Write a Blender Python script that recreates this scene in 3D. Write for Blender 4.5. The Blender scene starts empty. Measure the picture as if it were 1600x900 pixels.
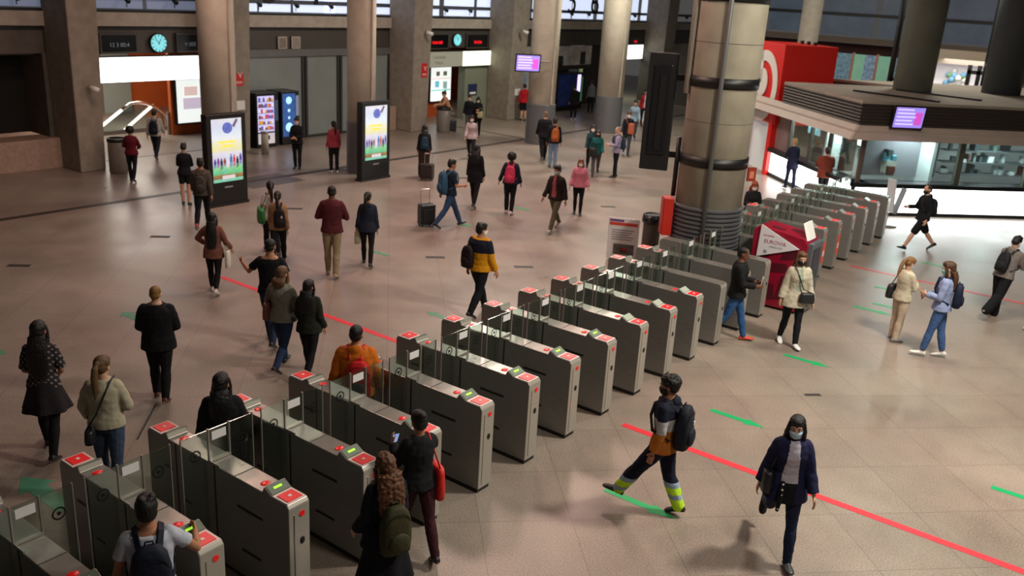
import bpy, bmesh, math, random
import numpy as np
from mathutils import Vector, Matrix, noise
random.seed(7)
PI = math.pi
SC = bpy.context.scene
COL = SC.collection

# ------------------------------------------------------------------ camera, world, lights, exposure
cam_data = bpy.data.cameras.new('camera'); cam = bpy.data.objects.new('camera', cam_data); COL.objects.link(cam); SC.camera = cam
cam_data.sensor_width = 36; cam_data.lens = 1397.6/1600*36; cam_data.clip_end = 300; cam_data.clip_start = .05
_p, _r, _T = .3197, .0602, math.radians(36.0)
def _toN(v):
    x, y, z = v
    return Vector((x*math.cos(_T)-y*math.sin(_T), x*math.sin(_T)+y*math.cos(_T), z))
_F = Vector((0, math.cos(_p), -math.sin(_p))); _U0 = Vector((0, math.sin(_p), math.cos(_p))); _R0 = Vector((1, 0, 0))
_R = _toN(_R0*math.cos(_r)+_U0*math.sin(_r)); _U = _toN(-_R0*math.sin(_r)+_U0*math.cos(_r)); _Fn = _toN(_F)
M = Matrix((( _R.x, _U.x, -_Fn.x, 0), (_R.y, _U.y, -_Fn.y, 0), (_R.z, _U.z, -_Fn.z, 5.6), (0, 0, 0, 1)))
cam.matrix_world = M
cam_data.dof.use_dof = True; cam_data.dof.focus_distance = 9.0; cam_data.dof.aperture_fstop = 1.9

SC.view_settings.view_transform = 'Standard'; SC.view_settings.look = 'None'
SC.view_settings.gamma = 1; SC.view_settings.use_curve_mapping = False
SC.view_settings.exposure = 0.0

w = bpy.data.worlds.new('world'); SC.world = w; w.use_nodes = True
w.node_tree.nodes['Background'].inputs[0].default_value = (.75, .72, .7, 1)
w.node_tree.nodes['Background'].inputs[1].default_value = .09

def area(name, loc, size, power, col, rot=(0, 0, 0), sy=None, spread=180):
    d = bpy.data.lights.new(name, 'AREA'); d.shape = 'RECTANGLE'; d.size = size; d.size_y = sy or size
    d.energy = power; d.color = col; d.spread = math.radians(spread)
    o = bpy.data.objects.new(name, d); COL.objects.link(o); o.location = loc; o.rotation_euler = rot
    return o
PINKISH = (1, .66, .56); GREENISH = (1, .97, .82); WARM = (1, .93, .8)
# lamps hung high over the hall (above the picture)
area('ceiling_lamp_light', (.3, 12.2, 8.8), 1.1, 1280, WARM)
area('ceiling_lamp_light', (-3.2, 16.5, 8.8), 1.2, 330, GREENISH)
area('ceiling_lamp_light', (.5, 6.5, 8.8), 1.2, 260, WARM)
area('ceiling_lamp_light', (-11.5, 14.5, 8.8), 1.4, 290, PINKISH)
area('ceiling_lamp_light', (-12.5, 20.5, 8.8), 1.4, 400, PINKISH)
area('ceiling_lamp_light', (-12.5, 8.5, 8.8), 1.4, 150, PINKISH)
area('ceiling_lamp_light', (-17.6, 23.2, 8.8), 1.8, 620, (1, .86, .76))
area('ceiling_lamp_light', (-17.6, 31.5, 8.8), 1.8, 620, GREENISH)
area('ceiling_lamp_light', (-18, 12.5, 8.8), 1.4, 240, PINKISH)
area('ceiling_lamp_light', (-8, 36, 8.8), 1.4, 420, GREENISH)

# ------------------------------------------------------------------ materials
MATS = {}
def s2l(c):
    return tuple(((v/12.92) if v <= .04045 else ((v+.055)/1.055)**2.4) for v in c)
def rgb(h):
    h = h.lstrip('#'); return s2l(tuple(int(h[i:i+2], 16)/255 for i in (0, 2, 4)))
def mat(name, col, rough=.6, metal=0.0, var=.0, scale=12, bump=0.0, bscale=40, emit=None, estr=0, spec=.5, stretch=None, trans=0, alpha=1):
    if name in MATS: return MATS[name]
    m = bpy.data.materials.new(name); MATS[name] = m; m.use_nodes = True
    nt = m.node_tree; b = nt.nodes['Principled BSDF']
    c = rgb(col) if isinstance(col, str) else col
    b.inputs['Base Color'].default_value = (*c, 1); b.inputs['Roughness'].default_value = rough
    b.inputs['Metallic'].default_value = metal; b.inputs['Specular IOR Level'].default_value = spec
    if emit is not None:
        e = rgb(emit) if isinstance(emit, str) else emit
        b.inputs['Emission Color'].default_value = (*e, 1); b.inputs['Emission Strength'].default_value = estr
    if var or bump:
        tc = nt.nodes.new('ShaderNodeTexCoord'); n = nt.nodes.new('ShaderNodeTexNoise'); n.inputs['Scale'].default_value = scale; n.inputs['Detail'].default_value = 4
        src = tc.outputs['Object']
        if stretch:
            mp = nt.nodes.new('ShaderNodeMapping'); mp.inputs['Scale'].default_value = stretch; nt.links.new(src, mp.inputs[0]); src = mp.outputs[0]
        nt.links.new(src, n.inputs['Vector'])
    if var:
        cr = nt.nodes.new('ShaderNodeValToRGB'); cr.color_ramp.elements[0].position = .3; cr.color_ramp.elements[1].position = .7
        cr.color_ramp.elements[0].color = (*[v*(1-var) for v in c], 1); cr.color_ramp.elements[1].color = (*[min(1, v*(1+var)) for v in c], 1)
        nt.links.new(n.outputs['Fac'], cr.inputs[0]); nt.links.new(cr.outputs[0], b.inputs['Base Color'])
    if bump:
        n2 = nt.nodes.new('ShaderNodeTexNoise'); n2.inputs['Scale'].default_value = bscale; n2.inputs['Detail'].default_value = 3
        nt.links.new(src, n2.inputs['Vector'])
        bp = nt.nodes.new('ShaderNodeBump'); bp.inputs['Strength'].default_value = bump; bp.inputs['Distance'].default_value = .02
        nt.links.new(n2.outputs['Fac'], bp.inputs['Height']); nt.links.new(bp.outputs[0], b.inputs['Normal'])
    return m
def glass(name, tint=(.8, .9, .86), rough=.12, t=.9):
    "thin pane: mostly see-through with reflections"
    if name in MATS: return MATS[name]
    m = bpy.data.materials.new(name); MATS[name] = m; m.use_nodes = True; nt = m.node_tree
    for n in list(nt.nodes): nt.nodes.remove(n)
    o = nt.nodes.new('ShaderNodeOutputMaterial'); mx = nt.nodes.new('ShaderNodeMixShader'); tr = nt.nodes.new('ShaderNodeBsdfTransparent')
    gl = nt.nodes.new('ShaderNodeBsdfGlossy'); fr = nt.nodes.new('ShaderNodeLayerWeight'); ad = nt.nodes.new('ShaderNodeMath'); ad.operation = 'MULTIPLY_ADD'
    fr.inputs[0].default_value = .25; ad.inputs[1].default_value = .35; ad.inputs[2].default_value = 1-t
    tr.inputs[0].default_value = (*tint, 1); gl.inputs[0].default_value = (.9, .95, .93, 1); gl.inputs['Roughness'].default_value = rough
    nt.links.new(fr.outputs['Facing'], ad.inputs[0]); nt.links.new(ad.outputs[0], mx.inputs[0]); nt.links.new(tr.outputs[0], mx.inputs[1]); nt.links.new(gl.outputs[0], mx.inputs[2])
    nt.links.new(mx.outputs[0], o.inputs[0])
    return m

# ------------------------------------------------------------------ mesh helpers
class MB:
    def __init__(s): s.v = []; s.f = []; s.m = []
    def add(s, vs, fs, mi=0):
        n = len(s.v); s.v += [tuple(x) for x in vs]; s.f += [tuple(i+n for i in f) for f in fs]; s.m += [mi]*len(fs); return s
    def box(s, x0, x1, y0, y1, z0, z1, mi=0):
        v = [(x0,y0,z0),(x1,y0,z0),(x1,y1,z0),(x0,y1,z0),(x0,y0,z1),(x1,y0,z1),(x1,y1,z1),(x0,y1,z1)]
        return s.add(v, [(3,2,1,0),(4,5,6,7),(0,1,5,4),(1,2,6,5),(2,3,7,6),(3,0,4,7)], mi)
    def obox(s, c, ax, ay, az, mi=0):
        "oriented box: centre and three half-axis vectors"
        c, ax, ay, az = map(Vector, (c, ax, ay, az)); v = []
        for k in (-1, 1):
            for a, b in ((-1,-1),(1,-1),(1,1),(-1,1)): v.append(c+ax*a+ay*b+az*k)
        f = [(3,2,1,0),(4,5,6,7),(0,1,5,4),(1,2,6,5),(2,3,7,6),(3,0,4,7)]
        if ax.cross(ay).dot(az) < 0: f = [tuple(reversed(q)) for q in f]
        return s.add(v, f, mi)
    def prism(s, poly, p, q, mi=0):
        "poly: 3-d points; extruded by vector (q-p)"
        d = Vector(q)-Vector(p); n = len(poly); a = [Vector(x) for x in poly]; b = [x+d for x in a]
        return s.add(a+b, [tuple(range(n))[::-1], tuple(range(n, 2*n))]+[(i, (i+1) % n, (i+1) % n+n, i+n) for i in range(n)], mi)
    def rings(s, rs, mi=0, cap=True):
        n = len(rs[0]); v = [p for r in rs for p in r]; f = []
        for k in range(len(rs)-1):
            for i in range(n): j = (i+1) % n; f.append((k*n+i, k*n+j, (k+1)*n+j, (k+1)*n+i))
        if cap: f += [tuple(range(n))[::-1], tuple((len(rs)-1)*n+i for i in range(n))]
        return s.add(v, f, mi)
    def cyl(s, p, q, r, r2=None, n=16, mi=0, cap=True):
        p, q = Vector(p), Vector(q); r2 = r if r2 is None else r2; d = (q-p).normalized()
        a = d.orthogonal().normalized(); b = d.cross(a)
        R = lambda c, rr: [c+(a*math.cos(2*PI*i/n)+b*math.sin(2*PI*i/n))*rr for i in range(n)]
        return s.rings([R(p, r), R(q, r2)], mi, cap)
    def tube(s, pts, r, n=10, mi=0):
        pts = [Vector(p) for p in pts]; rr = r if isinstance(r, (list, tuple)) else [r]*len(pts)
        rs = []; a = None
        for k, p in enumerate(pts):
            d = (pts[min(k+1, len(pts)-1)]-pts[max(k-1, 0)]).normalized()
            a = d.orthogonal().normalized() if a is None else (a-d*a.dot(d)).normalized()
            b = d.cross(a); rs.append([p+(a*math.cos(2*PI*i/n)+b*math.sin(2*PI*i/n))*rr[k] for i in range(n)])
        return s.rings(rs, mi)
    def lathe(s, prof, c=(0,0,0), n=32, mi=0):
        c = Vector(c); rs = [[c+Vector((r*math.cos(2*PI*i/n), r*math.sin(2*PI*i/n), z)) for i in range(n)] for r, z in prof]
        return s.rings(rs, mi)
    def ell(s, c, r, n=14, m=9, mi=0, X=None):
        "ellipsoid; X optional 3x3 matrix of axes"
        c = Vector(c); rs = []
        for k in range(m+1):
            t = PI*(k+.02)/(m+.04) if 0 < k < m else (.06 if k == 0 else PI-.06)
            rs.append([Vector((r[0]*math.sin(t)*math.cos(2*PI*i/n), r[1]*math.sin(t)*math.sin(2*PI*i/n), -r[2]*math.cos(t))) for i in range(n)])
        rs = [[c+(X@p if X is not None else p) for p in ring] for ring in rs]
        return s.rings(rs, mi)
    def mesh(s, name, mats, smooth=False):
        me = bpy.data.meshes.new(name); me.from_pydata(s.v, [], s.f)
        for m in (mats if isinstance(mats, (list, tuple)) else [mats]): me.materials.append(m)
        me.polygons.foreach_set('material_index', s.m)
        bm = bmesh.new(); bm.from_mesh(me); bmesh.ops.recalc_face_normals(bm, faces=bm.faces); bm.to_mesh(me); bm.free()
        if smooth: me.polygons.foreach_set('use_smooth', [True]*len(me.polygons))
        me.update(); return me
    def obj(s, name, mats, parent=None, smooth=False, bevel=0):
        me = s.mesh(name, mats, smooth)
        if bevel:
            bm = bmesh.new(); bm.from_mesh(me); bmesh.ops.remove_doubles(bm, verts=bm.verts, dist=1e-5)
            ed = [e for e in bm.edges if len(e.link_faces) == 2 and e.calc_face_angle(0) > .5]
            bmesh.ops.bevel(bm, geom=ed, offset=bevel, segments=2, affect='EDGES', clamp_overlap=True, profile=.5)
            bm.to_mesh(me); bm.free()
        return link(name, me, parent)
def link(name, data, parent=None):
    o = bpy.data.objects.new(name, data); COL.objects.link(o)
    if parent: o.parent = parent
    return o
def tag(o, label=None, cat=None, group=None, kind=None):
    if label: o['label'] = label
    if cat: o['category'] = cat
    if group: o['group'] = group
    if kind: o['kind'] = kind
    return o
def thing(name, loc, label, cat, group=None, rz=0):
    o = link(name, None); o.location = loc; o.rotation_euler = (0, 0, rz); return tag(o, label, cat, group)
def struct(o): o['kind'] = 'structure'; return o
def curve_text(name, txt, size, m, parent=None, loc=(0,0,0), rot=(0,0,0), depth=.002, align='CENTER'):
    c = bpy.data.curves.new(name, 'FONT'); c.body = txt; c.size = size; c.align_x = align; c.align_y = 'CENTER'; c.extrude = depth; c.resolution_u = 3
    t = bpy.data.objects.new(name+'_src', c); COL.objects.link(t)
    dg = bpy.context.evaluated_depsgraph_get(); me = bpy.data.meshes.new_from_object(t.evaluated_get(dg)); bpy.data.objects.remove(t)
    me.name = name; me.materials.clear(); me.materials.append(m)
    o = link(name, me, parent); o.location = loc; o.rotation_euler = rot; return o
# rotation that stands a text up so that it faces +x, or any horizontal direction (angle a = facing)
def facing(a): return (PI/2, 0, a+PI/2)
# ------------------------------------------------------------------ floor
def floor_material():
    m = bpy.data.materials.new('polished_granite_floor'); m.use_nodes = True; nt = m.node_tree; N = nt.nodes; Lk = nt.links
    b = N['Principled BSDF']; tc = N.new('ShaderNodeTexCoord')
    mp = N.new('ShaderNodeMapping'); mp.inputs['Rotation'].default_value = (0, 0, -math.radians(44.3)); mp.inputs['Location'].default_value = (0, 0, 0)
    Lk.new(tc.outputs['Object'], mp.inputs[0])
    sc = N.new('ShaderNodeVectorMath'); sc.operation = 'MULTIPLY'; sc.inputs[1].default_value = (1/1.04, 1/1.072, 0)
    ad = N.new('ShaderNodeVectorMath'); ad.operation = 'ADD'; ad.inputs[1].default_value = (0.0, 0.035, 0)
    Lk.new(mp.outputs[0], sc.inputs[0]); Lk.new(sc.outputs[0], ad.inputs[0])
    fl = N.new('ShaderNodeVectorMath'); fl.operation = 'FLOOR'; fr = N.new('ShaderNodeVectorMath'); fr.operation = 'FRACTION'
    Lk.new(ad.outputs[0], fl.inputs[0]); Lk.new(ad.outputs[0], fr.inputs[0])
    wn = N.new('ShaderNodeTexWhiteNoise'); Lk.new(fl.outputs[0], wn.inputs[0])
    n1 = N.new('ShaderNodeTexNoise'); n1.inputs['Scale'].default_value = 55; n1.inputs['Detail'].default_value = 5; Lk.new(tc.outputs['Object'], n1.inputs[0])
    n2 = N.new('ShaderNodeTexNoise'); n2.inputs['Scale'].default_value = .55; n2.inputs['Detail'].default_value = 5; n2.inputs['Roughness'].default_value = .65; Lk.new(tc.outputs['Object'], n2.inputs[0])
    cr = N.new('ShaderNodeValToRGB'); e = cr.color_ramp.elements
    e[0].position = .25; e[0].color = (.155, .125, .108, 1); e[1].position = .75; e[1].color = (.36, .315, .275, 1)
    Lk.new(n1.outputs['Fac'], cr.inputs[0])
    # broad wear patches and slab-to-slab differences
    mr = N.new('ShaderNodeMapRange'); mr.inputs['From Min'].default_value = .3; mr.inputs['From Max'].default_value = .7; mr.inputs['To Min'].default_value = .78; mr.inputs['To Max'].default_value = 1.15
    Lk.new(n2.outputs['Fac'], mr.inputs[0])
    mw = N.new('ShaderNodeMapRange'); mw.inputs['To Min'].default_value = .95; mw.inputs['To Max'].default_value = 1.05; Lk.new(wn.outputs[0], mw.inputs[0])
    mm = N.new('ShaderNodeMath'); mm.operation = 'MULTIPLY'; Lk.new(mr.outputs[0], mm.inputs[0]); Lk.new(mw.outputs[0], mm.inputs[1])
    # joints
    sp = N.new('ShaderNodeSeparateXYZ'); Lk.new(fr.outputs[0], sp.inputs[0])
    js = []
    for k in (0, 1):
        a = N.new('ShaderNodeMath'); a.operation = 'SUBTRACT'; a.inputs[1].default_value = .5; Lk.new(sp.outputs[k], a.inputs[0])
        c = N.new('ShaderNodeMath'); c.operation = 'ABSOLUTE'; Lk.new(a.outputs[0], c.inputs[0])
        d = N.new('ShaderNodeMath'); d.operation = 'GREATER_THAN'; d.inputs[1].default_value = .4935; Lk.new(c.outputs[0], d.inputs[0]); js.append(d)
    mx = N.new('ShaderNodeMath'); mx.operation = 'MAXIMUM'; Lk.new(js[0].outputs[0], mx.inputs[0]); Lk.new(js[1].outputs[0], mx.inputs[1])
    jr = N.new('ShaderNodeMapRange'); jr.inputs['To Min'].default_value = 1; jr.inputs['To Max'].default_value = .74; Lk.new(mx.outputs[0], jr.inputs[0])
    m3 = N.new('ShaderNodeMath'); m3.operation = 'MULTIPLY'; Lk.new(mm.outputs[0], m3.inputs[0]); Lk.new(jr.outputs[0], m3.inputs[1])
    vm = N.new('ShaderNodeVectorMath'); vm.operation = 'SCALE'; Lk.new(cr.outputs[0], vm.inputs[0]); Lk.new(m3.outputs[0], vm.inputs['Scale'])
    n3 = N.new('ShaderNodeTexNoise'); n3.inputs['Scale'].default_value = .32; n3.inputs['Detail'].default_value = 3; Lk.new(tc.outputs['Object'], n3.inputs[0])
    ch = N.new('ShaderNodeValToRGB'); ch.color_ramp.elements[0].position = .38; ch.color_ramp.elements[0].color = (1.0, .98, .93, 1); ch.color_ramp.elements[1].position = .62; ch.color_ramp.elements[1].color = (1.0, .9, .86, 1); Lk.new(n3.outputs['Fac'], ch.inputs[0])
    mc = N.new('ShaderNodeVectorMath'); mc.operation = 'MULTIPLY'; Lk.new(vm.outputs[0], mc.inputs[0]); Lk.new(ch.outputs[0], mc.inputs[1]); Lk.new(mc.outputs[0], b.inputs['Base Color'])
    rr = N.new('ShaderNodeMapRange'); rr.inputs['From Min'].default_value = .3; rr.inputs['From Max'].default_value = .7; rr.inputs['To Min'].default_value = .27; rr.inputs['To Max'].default_value = .42
    Lk.new(n2.outputs['Fac'], rr.inputs[0]); Lk.new(rr.outputs[0], b.inputs['Roughness'])
    b.inputs['Specular IOR Level'].default_value = .55
    return m
FLOOR = floor_material()
struct(MB().box(-48, 16, -8, 62, -.3, 0).obj('floor', FLOOR))
struct(MB().box(-48, 16, -8, 62, 9.2, 9.5).obj('ceiling', mat('ceiling_paint', '#6b665f', .9, var=.1)))

CONC = mat('rough_concrete', '#8d8478', .85, var=.16, scale=3.5, bump=.25, bscale=26)
CONC_D = mat('dark_concrete', '#5b564e', .85, var=.18, scale=3, bump=.25, bscale=26)
CONC_L = mat('pale_concrete', '#a79f93', .8, var=.12, scale=4, bump=.15, bscale=30)
STONE = mat('pinkish_stone_bench', '#a38a78', .55, var=.12, scale=9)
BLACK = mat('black_metal', '#101011', .45, .0)
DARK = mat('dark_metal_panel', '#3a3a3a', .4, .6)
GREYP = mat('grey_panel', '#6c6d6c', .45, .3, var=.06, scale=2)
FASC = mat('dark_bronze_fascia', '#4a4740', .55, .2, var=.08, scale=2)
ORANGE = mat('orange_wall_panels', '#c4622c', .5, var=.12, scale=1.3)
STEEL = mat('brushed_steel', '#98948c', .34, .45, var=.1, scale=5, stretch=(1, 1, 22))
STEEL_D = mat('dark_brushed_steel', '#85837f', .36, .4, var=.12, scale=6, stretch=(1, 1, 18))
STEEL_T = mat('satin_steel_top', '#8f8a84', .28, .55, var=.08, scale=5)
CHROME = mat('bright_metal', '#c9c6c2', .22, 1)
WHITE_E = mat('white_light_panel', '#ffffff', .5, emit=(1, 1, .98), estr=3.2)
KIOSK_E = mat('white_counter_light', '#ffffff', .5, emit=(.94, 1, 1), estr=5.5)
WIN_E = mat('daylight_window', '#aab4c8', .4, emit='#c3cde4', estr=1.25)
WIN_E2 = mat('daylight_window_dim', '#8088a0', .4, emit='#7f8ba6', estr=.42)
REDP = mat('red_panel', '#d3140f', .35, emit='#d3140f', estr=.25)
REDSIGN = mat('red_sign_face', '#b51e1c', .5, emit='#b51e1c', estr=.12)
PAPER = mat('white_print', '#e8e6e4', .6)
GLASS = glass('clear_glass')
GLASS_W = glass('window_glass', (.72, .78, .77), .05, .86)

# floor expansion joints (dark strips) and dark hatches
JNT = mat('dark_floor_strip', '#3b332e', .5)
struct(MB().box(-21.12, -20.9, -4, 58, 0, .004).obj('trim_1', JNT))
struct(MB().box(-26, -21.2, 29.3, 29.42, 0, .004).obj('trim_2', JNT))
struct(MB().box(-26, -25.9, 13.9, 18.1, 0, .004).obj('trim_3', JNT))
struct(MB().box(-21.5, -20.2, 15.35, 17.2, 0, .003).obj('trim_4', mat('worn_dark_slab', '#56524e', .4)))
for i, (x, y) in enumerate([(-12.39, 14.14), (-10.64, 15.02), (-12.45, 21.5), (-17.44, 7.68), (-17.54, 10.78), (-17.72, 14.7), (-22.2, 32.9), (-17.6, 21.2), (-3.6, 12.95)]):
    h = thing('floor_hatch', (x, y, 0), ['dark floor hatch left of the yellow and navy jacket, in mid hall', 'dark floor hatch between mid hall and the info board', 'dark floor hatch near the pink sweater woman', 'dark floor hatch at far left of the hall floor', 'dark floor hatch on the left, below the first floor reflection', 'dark floor hatch beside the woman with the green bag', 'small dark hatch in the far hall behind the column', 'dark floor hatch under the pink backpack woman', 'dark floor hatch beside the green arrow past the gates'][i], 'floor hatch', rz=math.radians(44.3))
    a, c = (.2, .07) if i not in (6, 8) else (.12, .03)
    MB().box(-a, a, -c, c, 0, .004).obj('lid', mat('hatch_lid', '#332e2b', .6), h)
    MB().box(-a-.012, a+.012, -c-.012, c+.012, 0, .002).obj('frame', mat('hatch_frame', '#5e5852', .4, .5), h)
# metal joint strip glinting on the near left
struct(MB().obox((-9.92, 5.73, .002), (.36, -.36, 0), (.008, .008, 0), (0, 0, .002)).obj('trim_5', CHROME))

# red floor lines and green arrows (adhesive tape)
RTAPE = mat('red_floor_tape', '#d6323f', .4); GTAPE = mat('green_floor_tape', '#12a05e', .4); GTAPE_O = mat('worn_green_tape', '#4b8a6d', .45)
def line(name, x0, x1, y, wd, lab):
    o = MB().box(x0, x1, y-wd/2, y+wd/2, 0, .003).obj(name, RTAPE); return tag(o, lab, 'floor line')
line('red_floor_line', -14.3, -7.95, 10.03, .11, 'red floor line on the concourse side leading up to the gates')
line('red_floor_line', -5.25, 2, 10.03, .115, 'long red floor line running from the gates to the bottom right corner')
line('red_floor_line', -5.45, -1.6, 20.83, .09, 'thin red floor line beyond the two women with phones')
def arrow(x, y, L, rz, m, lab, wd=.10, hw=.2):
    hl = .28*L/.8
    pts = [(-L/2, -wd/2), (L/2-hl, -wd/2), (L/2-hl, -hw/2), (L/2, 0), (L/2-hl, hw/2), (L/2-hl, wd/2), (-L/2, wd/2)]
    mb = MB(); mb.prism([(a, b, 0) for a, b in pts], (0, 0, 0), (0, 0, .003)); o = mb.obj('green_floor_arrow', m)
    o.location = (x, y, 0); o.rotation_euler = (0, 0, rz); return tag(o, lab, 'floor arrow')
arrow(-4.13, 11.34, .82, 0, GTAPE, 'green floor arrow just above the long red line, right of the backpack worker')
arrow(-4.16, 14.25, .78, 0, GTAPE, 'green floor arrow at the feet of the woman in the beige jacket')
arrow(-4.06, 8.39, .95, 0, GTAPE, 'green floor arrow under the feet of the backpack worker')
arrow(-4.1, 17.86, .75, 0, GTAPE, 'lower of the two close green arrows left of the cream-coat girl')
arrow(-3.95, 18.36, .6, 0, GTAPE, 'upper of the two close green arrows left of the cream-coat girl')
arrow(-4.3, 19.6, .5, 0, GTAPE, 'short green floor arrow left of the ponytail of the cream-coat girl')
arrow(-4.0, 22.56, .6, 0, GTAPE, 'faint green floor arrow between the man in shorts and the girls')
arrow(-.6, 11.8, .6, 0, GTAPE, 'green floor arrow cut by the right edge of the picture')
arrow(-9.2, 4.02, 1.0, PI, GTAPE_O, 'worn green floor arrow at bottom left pointing to the hall', .2, .42)
arrow(-13.55, 7.67, .5, PI, GTAPE_O, 'faint green floor arrow left of the man in black', .14, .3)
arrow(-13.8, 5.48, .9, PI, GTAPE_O, 'faint green floor arrow cut by the left edge', .14, .3)
arrow(-9.9, 11.44, .6, PI, GTAPE_O, 'green floor mark at the foot of the yellow jacket man', .12, .24)
arrow(-13.4, 13.46, .55, PI, GTAPE_O, 'faint green floor mark behind the woman in the navy hoodie', .1, .2)
arrow(-13.9, 19.35, .5, PI, GTAPE, 'small green floor mark right of the pink backpack woman', .1, .2)
arrow(-13.8, 16.8, .45, PI, GTAPE, 'small green floor mark at the feet of the suitcase man', .1, .2)

# ------------------------------------------------------------------ left facade (plane x = -26) : openings, fascia, beam, windows
WX = -26.0
def wall_box(name, y0, y1, z0, z1, m, x0=WX-.5, x1=WX, bevel=0): return struct(MB().box(x0, x1, y0, y1, z0, z1).obj(name, m, bevel=bevel))
# stone plinth and recess on the left
wall_box('wall_left', -8, 13.1, 0, .86, STONE, WX-.6, WX+.25, .01)
wall_box('wall_left', -8, 13.1, 3.2, 3.95, CONC_D, WX-.5, WX-.05)
wall_box('wall_left', -8, 13.1, .86, 3.2, mat('dark_recess', '#181614', .9), WX-1.4, WX-1.2)
wall_box('wall_left', 12.75, 13.1, .86, 3.2, CONC_D, WX-1.3, WX)
# fascia over everything between 3.1 and 3.95 and concrete beam
wall_box('wall_left', 13.1, 60, 3.15, 3.95, FASC, WX-.5, WX-.02)
wall_box('trim_6', -8, 60, 3.95, 4.35, CONC_L, WX-.6, WX+.12, .02)
wall_box('trim_7', -8, 60, 3.86, 3.96, BLACK, WX-.4, WX+.02)
# lit clerestory windows above the beam
wall_box('wall_left', -8, 60, 6.6, 9.2, CONC_D)
n = 1
for y0 in [9.2, 11.6, 14.1, 16.2, 18.95, 20.4, 21.9, 23.3, 25.0, 27.7, 30.0, 32.2, 34.2, 36.4, 37.8, 39.9, 42.3, 44.6, 47, 49.4]:
    y1 = y0+(1.35 if y0 in (18.95, 20.4, 34.2, 36.4) else 1.95)
    struct(MB().box(WX-.25, WX-.2, y0, y1, 4.45, 6.5).obj('window_%d' % n, WIN_E if y0 > 17 else WIN_E2)); n += 1
wall_box('trim_8', -8, 60, 4.72, 4.86, mat('window_rail', '#4e535e', .5), WX-.18, WX-.08)
wall_box('trim_9', -8, 60, 4.33, 4.42, BLACK, WX-.3, WX+.06)
for k in range(28):
    y = 9.0+k*1.6
    l_ = thing('rail_spotlight', (WX+.02, y, 4.5), 'small dark spotlight on the beam under the high windows', 'spotlight', 'spotlights along the beam')
    MB().cyl((0, 0, 0), (0, 0, .22), .015, n=6).obj('stem', BLACK, l_)
    MB().cyl((-.05, 0, .22), (.12, 0, .16), .05, .07, n=10).obj('lamp_head', BLACK, l_, True)
# platform numbers hung before the windows
for yy, t_ in ((20.7, '0'), (22.8, '1'), (39.55, '5'), (41.7, '6')):
    nm = thing('platform_number', (WX-.05, yy, 5.25), 'large black number %s on the high window band' % t_, 'number sign', 'platform numbers on the window band')
    curve_text('digit', t_, 1.75, mat('black_digit', '#101012', .5), nm, (0, 0, 0), facing(0), .01)
# concrete piers of the facade
def pier(name, y0, y1, x1=-24.75, x0=WX, taper=.12):
    mb = MB(); mb.rings([[(x0, y0, 0), (x1, y0, 0), (x1, y1, 0), (x0, y1, 0)], [(x0, y0-taper, 9.2), (x1+.25, y0-taper, 9.2), (x1+.25, y1+taper, 9.2), (x0, y1+taper, 9.2)]])
    return struct(mb.obj(name, CONC, bevel=.03))
pier('pillar_1', 12.9, 13.65); pier('pillar_2', 18.05, 18.85, -24.9); pier('pillar_3', 26.55, 27.45); pier('pillar_4', 32.9, 33.95); pier('pillar_5', 47.3, 48.4)
# entrance 1 : white lit sign, clock, two boards, orange hall behind with escalator
def lit_sign(y0, y1, z0, z1, lab, label_on=None, half=None):
    t = thing('illuminated_sign', (WX+.15, (y0+y1)/2, z0), lab, 'sign'); a = (y1-y0)/2; h = z1-z0
    if half is None: MB().box(0, .03, -a+.02, a-.02, .02, h-.02).obj('light_face', WHITE_E, t)
    else:
        MB().box(0, .03, -a+.02, half, .02, h-.02).obj('dim_face', mat('dim_sign_face', '#a9ab9c', .5, emit='#a9ab9c', estr=.12), t)
        MB().box(0, .03, half, a-.02, .02, h-.02).obj('light_face', mat('lit_sign_face', '#f2ffe0', .5, emit='#f4ffe2', estr=1.5), t)
    MB().box(-.3, 0, -a, a, 0, h).obj('housing', DARK, t)
    return t
t = lit_sign(14.2, 18.0, 2.32, 3.08, 'long white illuminated sign over the left escalator entrance')
t = lit_sign(28.4, 32.85, 2.36, 3.02, 'illuminated sign over the second entrance, half of it dim', half=.25)
for k, s_ in enumerate(('Cercanias', 'Metro')): curve_text('lettering', s_, .2, mat('dim_lettering', '#7d7f74', .6), t, (.034, -1.3, .43-.24*k), facing(0), .001)
curve_text('symbol', 'A', .16, mat('red_print', '#d0453c', .5), t, (.034, 1.95, .45), facing(0), .001)
t = lit_sign(45.2, 46.9, 2.35, 3.14, 'small lit sign over the farthest entrance')
def clock(y, z, lab, r=.26):
    t = thing('wall_clock', (WX+.02, y, z), lab, 'clock', rz=0)
    MB().cyl((0, 0, 0), (.08, 0, 0), r+.03, n=32).obj('case', BLACK, t)
    MB().cyl((.08, 0, 0), (.1, 0, 0), r, n=32).obj('dial', mat('cyan_dial', '#7fd8e2', .4, emit='#7fdce6', estr=.75), t)
    mb = MB()
    for i in range(12):
        a = 2*PI*i/12; mb.obox((.104, math.sin(a)*r*.86, math.cos(a)*r*.86), (.002, 0, 0), (0, math.cos(a)*.012, -math.sin(a)*.012), (0, math.sin(a)*.03, math.cos(a)*.03))
    mb.obj('hour_marks', BLACK, t)
    MB().obox((.106, .03, .05), (.002, 0, 0), (0, .008, -.005), (0, .05, .09)).obj('hour_hand', BLACK, t)
    MB().obox((.108, -.06, .07), (.002, 0, 0), (0, .006, .006), (0, -.08, .1)).obj('minute_hand', BLACK, t)
clock(16.32, 3.46, 'round clock with a glowing cyan dial over the left entrance'); clock(30.56, 3.48, 'round cyan clock over the second entrance', .24)
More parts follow.
